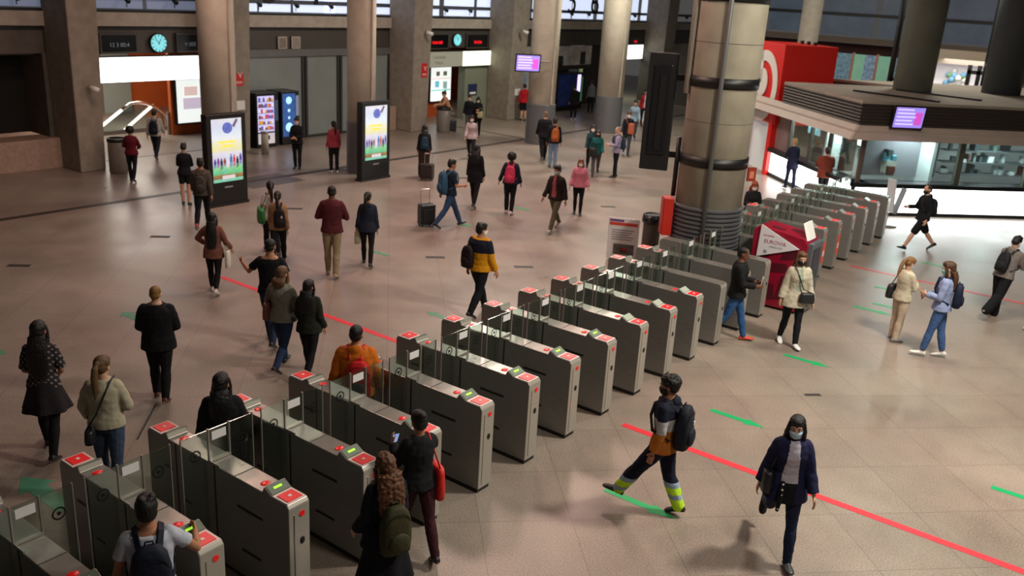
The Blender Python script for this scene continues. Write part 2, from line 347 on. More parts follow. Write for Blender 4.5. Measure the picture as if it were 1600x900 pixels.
def board(y0, y1, z0, z1, txt, lab, col='#ff1020', s=1.0):
    t = thing('departure_board', (WX+.1, (y0+y1)/2, z0), lab, 'display board'); a = (y1-y0)/2; h = z1-z0
    MB().box(-.1, 0, -a, a, 0, h).obj('frame', mat('board_frame', '#3f3d3b', .5), t, bevel=.01)
    MB().box(0, .01, -a+.06, a-.06, .06, h-.06).obj('screen', mat('board_screen', '#0a0c10', .25), t)
    for k, x in enumerate(txt): curve_text('led_text', x, .17*s, mat('led_'+col, col, .5, emit=col, estr=1.6 if col == '#ff1020' else .35), t, (.014, 0 if len(txt) == 1 else 0, h*.62-.2*k*s if len(txt) > 1 else h*.42), facing(0), .001)
board(14.42, 15.62, 3.16, 3.76, ('12 3 00:4',), 'dark display board left of the left entrance clock', '#6f7c84')
board(16.95, 17.9, 3.16, 3.76, ('V 003',), 'dark display board right of the left entrance clock', '#6f7c84')
board(28.5, 30.0, 3.1, 3.75, ('10:36 000',), 'display board with red digits left of the second clock')
board(31.2, 32.7, 3.1, 3.75, ('SALIDA',), 'display board with red letters right of the second clock')
board(45.3, 46.8, 3.1, 3.6, ('10:36',), 'small red letter display above the farthest lit sign')
# closed parts of the facade between the entrances
wall_box('wall_left', 18.8, 26.6, 2.95, 3.2, GREYP, WX-.4, WX+.03)
MILK = mat('frosted_glass_panel', '#7d8683', .3, var=.07, scale=1.2, spec=.7)
DOORM = mat('dark_door_frame', '#3c3e3d', .4, .4)
for i, (a, b) in enumerate(((18.95, 22.05), (22.3, 23.75), (24.0, 24.55), (24.8, 26.45))):
    d = struct(MB().box(WX-.1, WX-.05, a, b, .08, 3.12).obj('door_%d' % (i+1), MILK))
    f = MB(); f.box(WX-.12, WX+.01, a-.1, a, 0, 3.2); f.box(WX-.12, WX+.01, b, b+.1, 0, 3.2); f.box(WX-.12, WX+.01, a, b, 3.1, 3.2); f.box(WX-.12, WX+.01, a, b, 0, .09)
    f.obj('door_frame', DOORM, d)
wall_box('trim_10', 24.75, 26.5, 0, .95, STONE, WX, WX+.45, .02)
for k, y in enumerate((21.15, 21.75)):
    g = thing('wall_vent', (WX+.03, y, 3.42), 'left square vent grille on the fascia above the frosted doors' if k == 0 else 'right square vent grille on the fascia above the frosted doors', 'vent grille')
    MB().box(0, .03, -.2, .2, -.2, .22).obj('frame', CONC_L, g); mb = MB()
    for j in range(6): mb.box(.03, .035, -.15, .15, -.15+j*.055, -.125+j*.055)
    mb.obj('grille', DARK if k == 0 else GREYP, g)
# map wall and posters further right
wall_box('wall_left', 33.9, 37.3, 0, 3.2, mat('greenish_plaster', '#8c8b78', .7, var=.08, scale=1.5), WX-.3, WX-.05)
wall_box('trim_11', 33.95, 37.3, 0, .95, STONE, WX-.05, WX+.3, .02)
def poster(name, y0, y1, z0, z1, lab, x=WX, parts=(), face=PAPER, frame=True, cat='poster'):
    t = thing(name, (x, (y0+y1)/2, z0), lab, cat); a = (y1-y0)/2; h = z1-z0
    MB().box(0, .03, -a, a, 0, h).obj('panel', face, t)
    if frame:
        f = MB(); e = .04; f.box(0, .05, -a-e, -a, -e, h+e); f.box(0, .05, a, a+e, -e, h+e); f.box(0, .05, -a, a, -e, 0); f.box(0, .05, -a, a, h, h+e); f.obj('frame', BLACK, t)
    for (nm, u0, u1, v0, v1, m) in parts: MB().box(.031, .036, -a+u0*2*a, -a+u1*2*a, v0*h, v1*h).obj(nm, m, t)
    return t
P_GREY = mat('print_grey', '#97948f', .6, var=.5, scale=6); P_BLUE = mat('print_blue', '#8fa9bf', .6, var=.3, scale=4); P_DK = mat('print_dark', '#2c2a28', .6)
poster('wall_map', 34.15, 36.1, 2.05, 3.15, 'upper pale wall map beside the hanging screen', parts=[('map_drawing', .2, .8, .2, .85, P_GREY)], face=mat('map_paper', '#b9b6ad', .6, var=.15, scale=3), cat='map')
poster('wall_map', 34.15, 36.1, .85, 1.98, 'lower wall map with a blue drawing behind the red-hoodie man', parts=[('map_drawing', .1, .9, .35, .9, P_BLUE)], face=mat('map_paper_2', '#b3b4b0', .6, var=.12, scale=3), cat='map')
wall_box('wall_left', 37.3, 41.9, 0, 3.2, mat('dark_shop_interior', '#1d1a18', .8), WX-1.6, WX-1.5)
poster('photo_banner', 37.9, 41.7, 1.95, 3.12, 'large grey photo banner above the far blue vending machine', x=WX-.05, parts=[('figure_shape', .15, .3, .15, .6, P_DK), ('figure_shape', .72, .85, .2, .75, P_DK), ('dark_base', 0, 1, 0, .18, P_DK)], face=mat('photo_grey', '#b5b1ac', .6, var=.3, scale=2.4), frame=False, cat='banner')
wall_box('wall_left', 41.9, 45.1, 0, 3.2, mat('brown_dark_wall', '#2a2420', .7), WX-.6, WX-.5)
wall_box('wall_left', 45.1, 47.3, 0, 2.35, mat('green_wall', '#7c8a68', .6, var=.08, scale=1), WX-3, WX-2.9)
wall_box('wall_left', 48.4, 60, 0, 3.2, CONC_L, WX-.4, WX-.1)
poster('notice', 46.6, 47.2, 1.3, 2.0, 'small blue and white notice on the far green wall', x=WX-2.88, parts=[('print', .2, .8, .2, .8, P_BLUE)], frame=False, cat='notice')
# halls behind the openings
def hall(y0, y1, depth, m, tag_):
    struct(MB().box(WX-depth, WX-depth+.1, y0-3, y1+5, 0, 3.3).obj('wall_back', m))
    struct(MB().box(WX-depth, WX-.3, y1+5, y1+5.1, 0, 3.3).obj('wall_right', m))
    struct(MB().box(WX-depth, WX-.3, y0-3.1, y0-3, 0, 3.3).obj('wall_left', m))
    struct(MB().box(WX-depth, WX-.5, y0-3, y1+5, 3.12, 3.2).obj('ceiling', mat('hall_ceiling', '#8a8782', .8)))
hall(14.2, 18.0, 9.5, ORANGE, 'a'); hall(28.4, 32.9, 5.5, mat('deep_orange_panels', '#9c4520', .5, var=.1, scale=1.3), 'b')
struct(MB().box(WX-9.4, WX-8.9, 19.4, 20.6, 0, 3.2).obj('pillar_6', mat('grey_green_pillar', '#8f9a92', .6)))
area('hall_lamp_light', (-31, 18, 3.05), 3, 260, (1, .9, .78)); area('hall_lamp_light', (-28.6, 31.5, 3.05), 2, 45, (1, .92, .8))
area('hall_lamp_light', (-27.3, 46.2, 3.05), 1.2, 80, (.9, 1, .8))
# pier-side wall of the second entrance, grey-green
poster('notice', 31.55, 32.15, 1.05, 1.55, 'small dark blue notice beside the second entrance', x=WX-.02, face=mat('navy_notice', '#1d2b52', .5), parts=[('print', .15, .85, .12, .3, PAPER)], frame=False, cat='notice')
wall_box('wall_left', 31.3, 33.0, 0, 2.36, mat('grey_green_wall', '#7a8271', .6, var=.08, scale=1), WX-.4, WX-.02)
# glowing poster cases
def lightbox(loc, wd, h, rz, lab, parts):
    t = thing('lightbox_poster', loc, lab, 'lit poster', rz=rz)
    MB().box(-.12, 0, -wd/2-.06, wd/2+.06, -.06, h+.06).obj('case', BLACK, t, bevel=.01)
    MB().box(0, .01, -wd/2, wd/2, 0, h).obj('light_face', mat('lightbox_white', '#f5f8f6', .4, emit='#f2f8f4', estr=.95), t)
    for (nm, u0, u1, v0, v1, c) in parts: MB().box(.011, .016, -wd/2+u0*wd, -wd/2+u1*wd, v0*h, v1*h).obj(nm, mat('lb_'+c, c, .5, emit=c, estr=.75, var=.25, scale=9), t)
struct(MB().box(-27.5, -27.34, 30.2, 31.9, 0, 3.12).obj('wall_inner', mat('deep_orange_panels', '#9c4520')))
lightbox((-27.2, 31.05, .72), 1.35, 1.75, 0, 'tall lit poster case inside the second entrance', [('photo', .25, .42, .63, .74, '#6b5a4e'), ('photo', .6, .78, .63, .74, '#5f6350'), ('figure_print', .2, .4, .34, .5, '#6fc6dc'), ('figure_print', .6, .8, .3, .48, '#8fb0aa'), ('red_rule', .02, .98, .555, .565, '#d8504a'), ('base_print', .02, .98, .25, .29, '#8fd2cf')])
struct(MB().box(-29.15, -28.99, 18.6, 23.2, 0, 3.12).obj('wall_inner', ORANGE))
lightbox((-28.85, 19.35, .42), 1.2, 1.6, 0, 'large lit poster on the orange wall of the escalator hall', [('print', .2, .8, .3, .55, '#d9c9dc'), ('print', .25, .7, .6, .8, '#f0d0c8')])
# round columns of the hall
def column(n, x, y, r0, r1, clad, lab=None):
    mb = MB(); prof = [(r0, 0), (r1, 9.2)]; mb.lathe(prof, (x, y, 0), 40)
    c = struct(mb.obj('column_%d' % n, mat('lit_column_concrete', '#b0a797', .8, var=.1, scale=3, bump=.15, bscale=26), smooth=False)); c.data.polygons.foreach_set('use_smooth', [len(p.vertices) == 4 for p in c.data.polygons])  # paler than the piers: low side light put into the colour
    if clad == 'plain': MB().lathe([(r0+.025, 0), (r0+.025, 1.55), (r0+.005, 1.56)], (x, y, 0), 40).obj('cladding', mat('grey_cladding', '#6a6b6e', .45, .3, var=.06, scale=3), c)
    else:
        pr = [];
        for k in range(28): z = k*.055; pr += [(r0+.02, z), (r0+.045, z+.015), (r0+.045, z+.035), (r0+.02, z+.05)]
        MB().lathe(pr, (x, y, 0), 40).obj('cladding', mat('ribbed_cladding', '#77787a', .4, .4), c)
    a = math.atan2(-y, -x)+.75
    MB().cyl((x+math.cos(a)*(r0+.03), y+math.sin(a)*(r0+.03), 1.55), (x+math.cos(a)*(r1+.03), y+math.sin(a)*(r1+.03), 9.2), .035, n=8).obj('conduit', CONC_L, c)
    return c
column(1, -20.2, 14.35, .44, .47, 'plain'); column(2, -20.2, 19.42, .42, .44, 'plain'); column(3, -20.2, 29.0, .52, .56, 'rib'); column(4, -20.2, 34.15, .56, .60, 'plain')
# plain pipe-like piers beside them
struct(MB().box(-20.6, -20.2, 29.45, 29.75, 0, 9.2).obj('pillar_7', CONC_L, bevel=.02))
# red notices
def red_notice(x, y, z, lab):
    t = thing('red_notice', (x, y, z), lab, 'notice'); MB().box(0, .03, -.17, .17, -.27, .27).obj('plate', REDSIGN, t, bevel=.005)
    curve_text('lettering', 'V', .26, PAPER, t, (.033, .04, .06), facing(0), .001); MB().box(.031, .034, -.12, .12, -.2, -.12).obj('print', mat('pale_red_print', '#d99a94', .6), t)
red_notice(-24.86, 18.45, 2.45, 'red notice on the pier right of the first column'); red_notice(-24.7, 27.15, 2.42, 'red notice on the pier left of the second entrance'); red_notice(-24.7, 33.5, 2.5, 'red notice on the pier right of the second entrance'); red_notice(-24.7, 47.9, 2.3, 'red notice on the farthest pier')
for (y, z, lb) in ((18.45, 1.55, 'small white paper on the pier behind the first advertising screen'), (33.5, 1.25, 'small white paper on the pier right of the second entrance')):
    t = thing('paper_notice', (-24.86 if y < 20 else -24.7, y, z), lb, 'notice'); MB().box(0, .01, -.2, .2, -.15, .15).obj('sheet', PAPER, t)
# round security cameras on the piers
for x, y, z, lb in ((-24.6, 13.3, 2.4, 'pale box on the far left pier'), (-24.5, 27.0, 3.9, 'white camera high on the pier left of the second entrance'), (-24.5, 33.3, 3.95, 'white camera high on the pier right of the second entrance')):
    t = thing('wall_camera', (x, y, z), lb, 'camera'); MB().box(0, .1, -.05, .05, -.05, .05).obj('bracket', GREYP, t); MB().cyl((.08, -.05, 0), (.32, .05, -.06), .07, n=12).obj('camera_body', PAPER, t, True)

# escalator balustrade seen through the left entrance, with glowing handrail strips
t = thing('escalator', (-30.2, 17.9, 0), 'escalator balustrade with glowing white handrail strips in the left entrance', 'escalator')
GLOW = mat('glowing_strip', '#fff6ec', .4, emit='#fff4e8', estr=2.6)
loop = [(0, -1.3, .3), (0, -.49, .82), (0, -.16, 1.02), (0, .15, 1.05), (0, .45, 1.0), (0, .88, .82), (0, 1.2, .55), (0, 1.32, .2), (0, 1.28, -.02)]
MB().tube(loop[:2], .05, 10).obj('lit_strip', GLOW, t, True); MB().tube(loop[1:], .055, 10).obj('handrail', CHROME, t, True)
MB().tube([(0, -.45, .1), (0, .66, .86)], .045, 10).obj('lit_strip', GLOW, t, True); MB().tube([(-.12, .75, .88), (-.12, 1.1, .55), (-.12, 1.15, .02)], .09, 10).obj('inner_newel', STEEL, t, True)
MB().prism([(-.04, y, z-.05) for _, y, z in loop[:8]]+[(-.04, 1.2, 0), (-.04, -1.3, 0)], (0, 0, 0), (.03, 0, 0)).obj('glass_side', GLASS_W, t)
MB().box(-.2, .1, -1.3, 1.2, 0, .14).obj('skirt', STEEL_D, t, bevel=.01); MB().box(1.0, 1.08, .62, 1.1, 0, .8).obj('end_panel', STEEL, t)
# ------------------------------------------------------------------ ticket gates
GX = -5.6; GL = 2.23; GW = .24; GH = 1.116
TRAY = mat('pale_reader_tray', '#d8c9c6', .3, var=.05, scale=9); REDR = mat('red_reader_face', '#d81a1c', .35, emit='#d81a1c', estr=.18)
RKNOB = mat('red_plastic', '#d01515', .25, emit='#d01515', estr=.25); GREENL = mat('green_led', '#9be834', .4, emit='#a8f03c', estr=.9)
WEDGE_D = mat('grey_display_face', '#8f9a8c', .22, .3); WEDGE_L = mat('pale_display_face', '#b9c4b4', .25, .2)  # second: blank displays, reflected light put into a paler colour
SLOT = mat('black_slot', '#0c0b0b', .5); DISC = mat('white_disc_print', '#e0dede', .5)
def housing_mesh(front, rear):
    L, H_ = GL, GH
    if front == 'reader': f = [(0, .055), (0, 1.075), (.03, H_), (.24, 1.118), (.345, 1.175), (.375, 1.112)]
    else: f = [(0, .055), (0, 1.05), (.012, 1.09), (.04, H_), (.36, 1.12)]
    if rear == 'reader': r_ = [(L-.375, 1.112), (L-.345, 1.175), (L-.24, 1.118), (L-.03, H_), (L, 1.075), (L, .055)]
    else: r_ = [(L-.36, 1.12), (L-.06, H_), (L-.015, 1.09), (L, 1.04), (L, .055)]
    pts = f+r_
    mb = MB(); mb.prism([(-d, 0, z) for d, z in pts], (0, 0, 0), (0, GW, 0))
    return mb
STEEL_E = mat('lit_end_steel', '#aaa59b', .34, .35, var=.06, scale=5, stretch=(1, 1, 22))  # end faces: light falling on them put into a lighter steel colour
def gate_parts(front='reader', rear='reader', fglow=True, flaps=True, clean=True):
    P = []   # (name, mesh, sub list)
    me = housing_mesh(front, rear).mesh('housing', STEEL_D)
    bm = bmesh.new(); bm.from_mesh(me); ed = [e for e in bm.edges if len(e.link_faces) == 2 and e.calc_face_angle(0) > .4]
    bmesh.ops.bevel(bm, geom=ed, offset=.009, segments=2, affect='EDGES', profile=.5, clamp_overlap=True); bm.to_mesh(me); bm.free()
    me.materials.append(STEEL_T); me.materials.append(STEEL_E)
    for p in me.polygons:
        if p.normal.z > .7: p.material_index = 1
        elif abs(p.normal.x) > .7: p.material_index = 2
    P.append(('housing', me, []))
    P.append(('plinth', MB().box(-GL+.03, -.02, .012, GW-.012, 0, .056).mesh('plinth', BLACK), []))
    for s, kind in ((0, front), (1, rear)):
        X = (lambda d: -d) if s == 0 else (lambda d: -GL+d)
        bx = lambda mb, d0, d1, y0, y1, z0, z1: mb.box(min(X(d0), X(d1)), max(X(d0), X(d1)), y0, y1, z0, z1)
        if kind == 'reader':
            P.append(('reader_tray', bx(MB(), .028, .238, .012, GW-.012, GH-.003, GH+.0045).mesh('reader_tray', TRAY), []))
            P.append(('card_reader', bx(MB(), .05, .205, .036, GW-.036, GH+.004, GH+.012).mesh('card_reader', REDR), [('reader_symbol', bx(MB(), .112, .142, .105, .135, GH+.012, GH+.0145).mesh('reader_symbol', DISC))]))
            mb = MB(); ax = Vector((X(1)-X(0), 0, 0)); d1, d2 = .248, .34
            z1 = 1.118+(d1-.24)/.105*.057; z2 = 1.118+(d2-.24)/.105*.057
            mb.prism([(X(d1), .02, z1+.001), (X(d2), .02, z2+.001), (X(d2), GW-.02, z2+.001), (X(d1), GW-.02, z1+.001)], (0, 0, 0), (0, 0, .004))
            disp = mb.mesh('display', WEDGE_D if fglow else WEDGE_L)
            g = MB(); da, db = .285, .305; za = 1.118+(da-.24)/.105*.057+.0055; zb = 1.118+(db-.24)/.105*.057+.0055
            g.prism([(X(da), .075, za), (X(db), .075, zb), (X(db), .165, zb), (X(da), .165, za)], (0, 0, 0), (0, 0, .002))
            P.append(('display', disp, [('green_light', g.mesh('green_light', GREENL))] if (fglow and s == 0) else []))
            # drop face behind the display and red domed button
            b = MB().box(min(X(.346), X(.352)), max(X(.346), X(.352)), .012, GW-.012, 1.115, 1.172) if s == 1 else None
            if b: P.append(('display_back', b.mesh('display_back', WEDGE_D), []))
            k = MB().ell((X(.475), GW/2, GH-.002), (.04, .05, .009), 18, 7); P.append(('red_button', k.mesh('red_button', RKNOB, True), []))
            e = MB().cyl((X(-.001), GW/2+.03, .985), (X(-.008), GW/2+.03, .985), .028, n=20); P.append(('end_light', e.mesh('end_light', RKNOB), []))
            q = MB(); q.ell((X(-.003), GW/2+.03, .70), (.008, .028, .04), 14, 5); P.append(('lock', q.mesh('lock', SLOT, True), []))
        else:
            q = MB(); q.ell((X(-.003), GW/2+.03, .66), (.008, .024, .035), 14, 5); P.append(('lock', q.mesh('lock', SLOT, True), []))
    # vertical edge rail on the front end
    P.append(('end_rail', MB().box(-.004, .006, .055, .062, .1, 1.0).mesh('end_rail', CHROME), []))
    # seams and dark slits of the middle
    for d, nm in ((1.08, 'seam'), (1.72, 'seam')): P.append((nm, MB().box(-d-.022, -d, -.002, GW+.002, .12, GH-.01).mesh(nm, SLOT), []))
    P.append(('lid_seam', MB().box(-.78-.004, -.78, .004, GW-.004, GH-.004, GH+.0008).mesh('lid_seam', DARK), []))
    for sd in (-.003, GW-.001):
        for x0, x1, z in ((-.75, -.38, .80), (-.7, -.42, .34), (-1.95, -1.8, .78), (-1.65, -1.5, .5)):
            P.append(('sensor_slot', MB().box(x0, x1, sd, sd+.004, z, z+.03).mesh('sensor_slot', SLOT), []))
    if flaps:
        gx = -1.17
        P.append(('glass_screen', MB().box(gx-.006, gx+.006, .005, GW-.005, GH+.01, 1.46).mesh('glass_screen', GLASS), [('sticker', MB().box(gx+.007, gx+.009, .04, GW-.04, 1.34, 1.43).mesh('sticker', DISC))]))
        fr = MB(); fr.box(gx-.012, gx+.012, -.004, .010, GH, 1.47); fr.box(gx-.012, gx+.012, GW-.010, GW+.004, GH, 1.47); fr.box(gx-.02, gx+.02, 0, GW, GH, GH+.02)
        fr.box(gx-.012, gx+.16, .0, .012, GH, GH+.018)
        P.append(('screen_frame', fr.mesh('screen_frame', STEEL), []))
        for sgn, y0, y1 in ((-1, -.29, -.012), (1, GW+.012, GW+.27)):
            fl = MB().box(gx-.006, gx+.006, y0, y1, .42, 1.46).mesh('glass_flap', GLASS)
            st = MB(); cy = (y0+y1)/2; rs = []
            n = 24
            ring = lambda r, x: [Vector((x, cy+r*math.cos(2*PI*i/n), 1.24+r*math.sin(2*PI*i/n))) for i in range(n)]
            st.rings([ring(.045, gx+.0085), ring(.06, gx+.0085)], cap=False); st.cyl((gx+.008, cy, 1.24), (gx+.0095, cy, 1.24), .018, n=12)
            P.append(('glass_flap', fl, [('round_sticker', st.mesh('round_sticker', SLOT))]))
            P.append(('flap_edge', MB().box(gx-.009, gx+.009, (y0-.008) if sgn < 0 else y1, y0 if sgn < 0 else y1+.008, .42, 1.47).mesh('flap_edge', STEEL), []))
    return P
GATE_SETS = {'glow': gate_parts(), 'plainglow': gate_parts(fglow=False), 'bare_front': gate_parts('plain', 'reader', False), 'bare': gate_parts('plain', 'plain', False), 'pale_rear_bare': gate_parts('reader', 'plain', False)}
def place_gate(kind, y, label, group, x=GX):
    t = thing('ticket_gate', (x, y, 0), label, 'ticket gate', group)
    for nm, me, subs in GATE_SETS[kind]:
        o = link(nm, me, t)
        for sn, sm in subs: link(sn, sm, o)
    return t
ords = ['nearest', 'second', 'third', 'fourth', 'fifth', 'sixth', 'seventh', 'eighth', 'ninth', 'tenth', 'eleventh', 'twelfth', 'thirteenth', 'fourteenth', 'fifteenth']
note = {0: 'steel ticket gate cut off by the bottom left corner of the picture', 1: 'steel ticket gate whose red reader the boy in the white shirt touches', 2: 'steel ticket gate second to the right of the white-shirt boy, seen end to end',
 3: 'steel ticket gate behind the long-haired woman with the olive backpack', 4: 'steel ticket gate where the woman with the red bag holds out her hand', 5: 'steel ticket gate first to the right of the red-bag woman, fully visible end',
 6: 'steel ticket gate second to the right of the red-bag woman', 7: 'steel ticket gate third to the right of the red-bag woman', 8: 'steel ticket gate fourth to the right of the red-bag woman', 9: 'steel ticket gate fifth to the right of the red-bag woman',
 10: 'steel ticket gate sixth to the right of the red-bag woman, pale display', 11: 'steel ticket gate with a reader next to the first plain-ended gate', 12: 'plain-ended steel gate just left of the man in the black jacket', 13: 'plain-ended steel gate right behind the man in the black jacket', 14: 'plain-ended steel gate beside the maroon booth with the white triangle'}
ys = [8.19+.919*(i-6) for i in range(13)]+[14.72, 15.68]
for i, y in enumerate(ys):
    kind = 'glow' if i <= 8 else ('plainglow' if i <= 11 else ('bare_front' if i <= 13 else 'bare'))
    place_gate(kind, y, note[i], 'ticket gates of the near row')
ys2 = [17.15, 18.15, 19.14, 20.13, 21.12, 22.11, 23.1, 24.09]
n2 = ['plain steel gate behind the maroon booth, nearest the big column', 'steel gate hidden mostly by the maroon booth, second from the big column', 'first steel gate past the maroon booth, orange sticker on its end', 'second steel gate of the far row past the booth, redhead woman behind it', 'third steel gate of the far row past the booth', 'fourth steel gate of the far row past the booth', 'fifth steel gate of the far row, last but one before the white counter', 'last steel gate of the far row beside the folding sign stand']
for i, y in enumerate(ys2):
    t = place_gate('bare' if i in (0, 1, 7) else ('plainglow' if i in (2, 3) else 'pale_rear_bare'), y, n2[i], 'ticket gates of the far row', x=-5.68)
    if i in (2, 3):
        MB().box(.012, .015, .03, .21, .35, .82).obj('orange_sticker', mat('orange_sticker', '#f0604a', .5), t)
        MB().box(.015, .017, .07, .17, .5, .62).obj('sticker_print', PAPER, t)
# black low barrier cut by the bottom left corner
t = thing('barrier_panel', (-6.6, 2.1, 0), 'black barrier panel in the very bottom left corner', 'barrier'); MB().box(-1.2, 2, -.06, .06, 0, 1.12).obj('panel', BLACK, t, bevel=.01); MB().box(-1.2, 2, -.075, .075, 1.12, 1.15).obj('top_rail', DARK, t)

# ------------------------------------------------------------------ maroon booth with the white triangular sign
MAROON = mat('maroon_panel', '#8e0f2c', .35, var=.1, scale=3); MAROON_D = mat('dark_maroon_print', '#4f0a1d', .45)
t = thing('maroon_booth', (-5.72, 16.42, 0), 'maroon advertising booth wrapped beside the gates, with a white triangular sign', 'booth')
mb = MB(); mb.prism([(-.45, 0, .04), (.55, 0, .04), (.6, 0, 1.38), (.52, 0, 1.5), (-.38, 0, 1.6), (-.5, 0, 1.5)], (0, 0, 0), (0, .62, 0)); mb.obj('body', MAROON, t, bevel=.02)
for k, (a, b, c, d) in enumerate(((-.3, .1, .12, .5), (.1, .5, .2, .75), (-.2, .3, .7, .95), (.1, .45, 1.0, 1.3), (-.35, -.1, .95, 1.3))): MB().prism([(a, -.002, c), (b, -.002, c+.08), (b-.05, -.002, d), (a+.07, -.002, d-.05)], (0, 0, 0), (0, -.003, 0)).obj('dark_print', MAROON_D, t)
for k, (a, b, c, d) in enumerate(((-.2, .05, .1, .26), (.12, .34, .3, .5))): MB().prism([(a, c, 1.6-(a+.38)*.111+.001), (b, c+.03, 1.6-(b+.38)*.111+.001), (b, d, 1.6-(b+.38)*.111+.001), (a, d-.02, 1.6-(a+.38)*.111+.001)], (0, 0, 0), (0, 0, .003)).obj('dark_print', MAROON_D, t)
MB().box(.585, .68, .02, .6, .06, 1.42).obj('end_frame', mat('grey_blue_frame', '#6b7078', .35, .4), t, bevel=.01); MB().box(.68, .69, .12, .5, .7, 1.3).obj('screen', mat('dark_blue_screen', '#1b2636', .2), t)
MB().obox((.5, .25, 1.62), (.01, .04, 0), (0, .17, 0), (-.06, 0, .16)).obj('white_placard', PAPER, t); MB().obox((.515, .25, 1.56), (.008, .03, 0), (0, .15, 0), (-.022, 0, .06)).obj('placard_band', mat('pale_red_band', '#dd6a62', .5), t)
tri = thing('triangular_sign', (-5.72, 16.4, 0), 'white triangular sign with small red and grey print hung on the maroon booth', 'sign')
MB().prism([(-.36, 0, .99), (.45, 0, 1.29), (-.34, 0, 1.63)], (0, 0, 0), (0, -.02, 0)).obj('board', mat('white_board', '#dcdbe0', .45), tri)
curve_text('lettering', 'EUROVIA', .105, mat('dark_pink_print', '#a33a55', .5), tri, (-.03, -.022, 1.32), (PI/2, 0, 0), .001)
curve_text('lettering', 'cercanias', .06, mat('red_print', '#d0453c', .5), tri, (-.17, -.022, 1.44), (PI/2, 0, 0), .001)
curve_text('lettering', 'LINEAS 2021', .05, mat('grey_print', '#8d8a90', .5), tri, (0, -.022, 1.23), (PI/2, 0, 0), .001)
MB().box(-.23, -.17, -.024, -.02, 1.09, 1.15).obj('emblem', mat('grey_print', '#8d8a90', .5), tri)

# ------------------------------------------------------------------ big round column with black bands, conduit, black sign box, red hose box
CX, CY, CR = -7.46, 16.93, .665
c = struct(MB().lathe([(CR, 0), (CR, 9.2)], (CX, CY, 0), 64).obj('column_5', mat('column_concrete', '#968e7d', .7, var=.14, scale=2.2, bump=.12, bscale=22)))
c.data.polygons.foreach_set('use_smooth', [len(p.vertices) == 4 for p in c.data.polygons])
for z in (2.62, 4.16, 5.75): MB().lathe([(CR+.001, z-.1), (CR+.025, z-.1), (CR+.025, z+.1), (CR+.001, z+.1)], (CX, CY, 0), 64).obj('clamp_band', BLACK, c, True)
pr = []
for k in range(19): z = .02+k*.09; pr += [(CR+.01, z), (CR+.055, z+.02), (CR+.055, z+.055), (CR+.01, z+.075)]
MB().lathe(pr, (CX, CY, 0), 64).obj('ribbed_cladding', mat('grey_ribs', '#66676b', .4, .45), c)
for z in (3.4, 4.9): MB().lathe([(CR+.0005, z-.006), (CR+.002, z-.006), (CR+.002, z+.006), (CR+.0005, z+.006)], (CX, CY, 0), 64).obj('joint', CONC_D, c)
ang = lambda off: math.atan2(-CY, -CX)+off
for nm, off, r, z0, z1, m in (('conduit', -.05, .045, 0, 9.2, GREYP), ('pipe', -1.25, .06, 3.9, 9.2, CONC_L), ('pipe', -1.5, .05, 1.8, 3.0, DARK)):
    a = ang(off); p = (CX+math.cos(a)*(CR+.06), CY+math.sin(a)*(CR+.06)); MB().cyl((*p, z0), (*p, z1), r, n=10).obj(nm, m, c, True)
t = thing('sign_housing', (-8.52, 16.55, 0), 'large black sign housing clamped to the left of the big round column', 'sign', rz=math.radians(24))
MB().box(-.36, .22, -.09, .05, 2.28, 4.62).obj('housing', mat('matt_black', '#0b0b0d', .6), t, bevel=.02); MB().box(-.24, .12, -.13, -.09, 2.6, 4.4).obj('back_frame', mat('black_gloss', '#15151a', .35), t, bevel=.02); MB().box(-.1, .02, -.16, -.13, 2.7, 4.2).obj('inner_rib', BLACK, t)
for z in (2.62, 4.16): MB().box(.1, .6, -.04, .02, z-.06, z+.06).obj('bracket', BLACK, t)
a = ang(-1.28); t = thing('fire_hose_box', (CX+math.cos(a)*(CR+.17), CY+math.sin(a)*(CR+.17), 1.02), 'red fire box fixed to the left side of the big column', 'fire box', rz=a)
MB().box(-.1, .1, -.14, .14, 0, .78).obj('case', mat('fire_red', '#c22a1c', .4), t, bevel=.012); MB().box(.1, .11, -.11, .11, .04, .74).obj('door', mat('fire_red_door', '#b32418', .35), t)
a = ang(1.45); t = thing('red_door_sign', (CX+math.cos(a)*(CR+.03), CY+math.sin(a)*(CR+.03), 2.25), 'small dark red sign on the right side of the big column', 'sign', rz=a-.9); MB().box(0, .03, 0, .19, 0, .28).obj('plate', mat('brick_red', '#8c2d1c', .5), t); MB().box(.03, .033, .04, .14, .06, .2).obj('print', mat('brick_print', '#c2755c', .6), t)
# A-board and waste bin left of the column
t = thing('information_board', (-9.38, 16.98, 0), 'white standing information board with a red and purple header beside the waste bins', 'board', rz=math.radians(24))
BW = mat('board_white', '#e0dada', .5)
MB().obox((0, 0, .52), (.34*1, 0, 0), (0, .015, 0), (0, -.09, .5)).obj('panel', BW, t)
nrm = Vector((0, -.5, -.09)).normalized()
def on_board(nm, u0, u1, v0, v1, m): MB().obox(Vector((0, 0, .52))+Vector((u0+u1, 0, 0))*.5+Vector((0, -.09, .5))*((v0+v1)/2)+nrm*.018, ((u1-u0)/2, 0, 0), nrm*.003, Vector((0, -.09, .5))*((v1-v0)/2)).obj(nm, m, t)
on_board('purple_header', -.31, .0, .84, .93, mat('purple_print', '#6b3a86', .5)); on_board('red_header', -.31, .31, .66, .8, mat('red_print', '#d0453c', .5))
for k in range(5): on_board('text_line', -.25, .24-.05*(k % 3), .42-k*.11, .46-k*.11, mat('grey_print', '#8d8a90', .5))
on_board('photo', -.2, .26, -.72, -.22, mat('photo_grey_dark', '#5f5a58', .5, var=.4, scale=9)); on_board('photo_red', -.05, .12, -.62, -.4, mat('red_print', '#d0453c', .5))
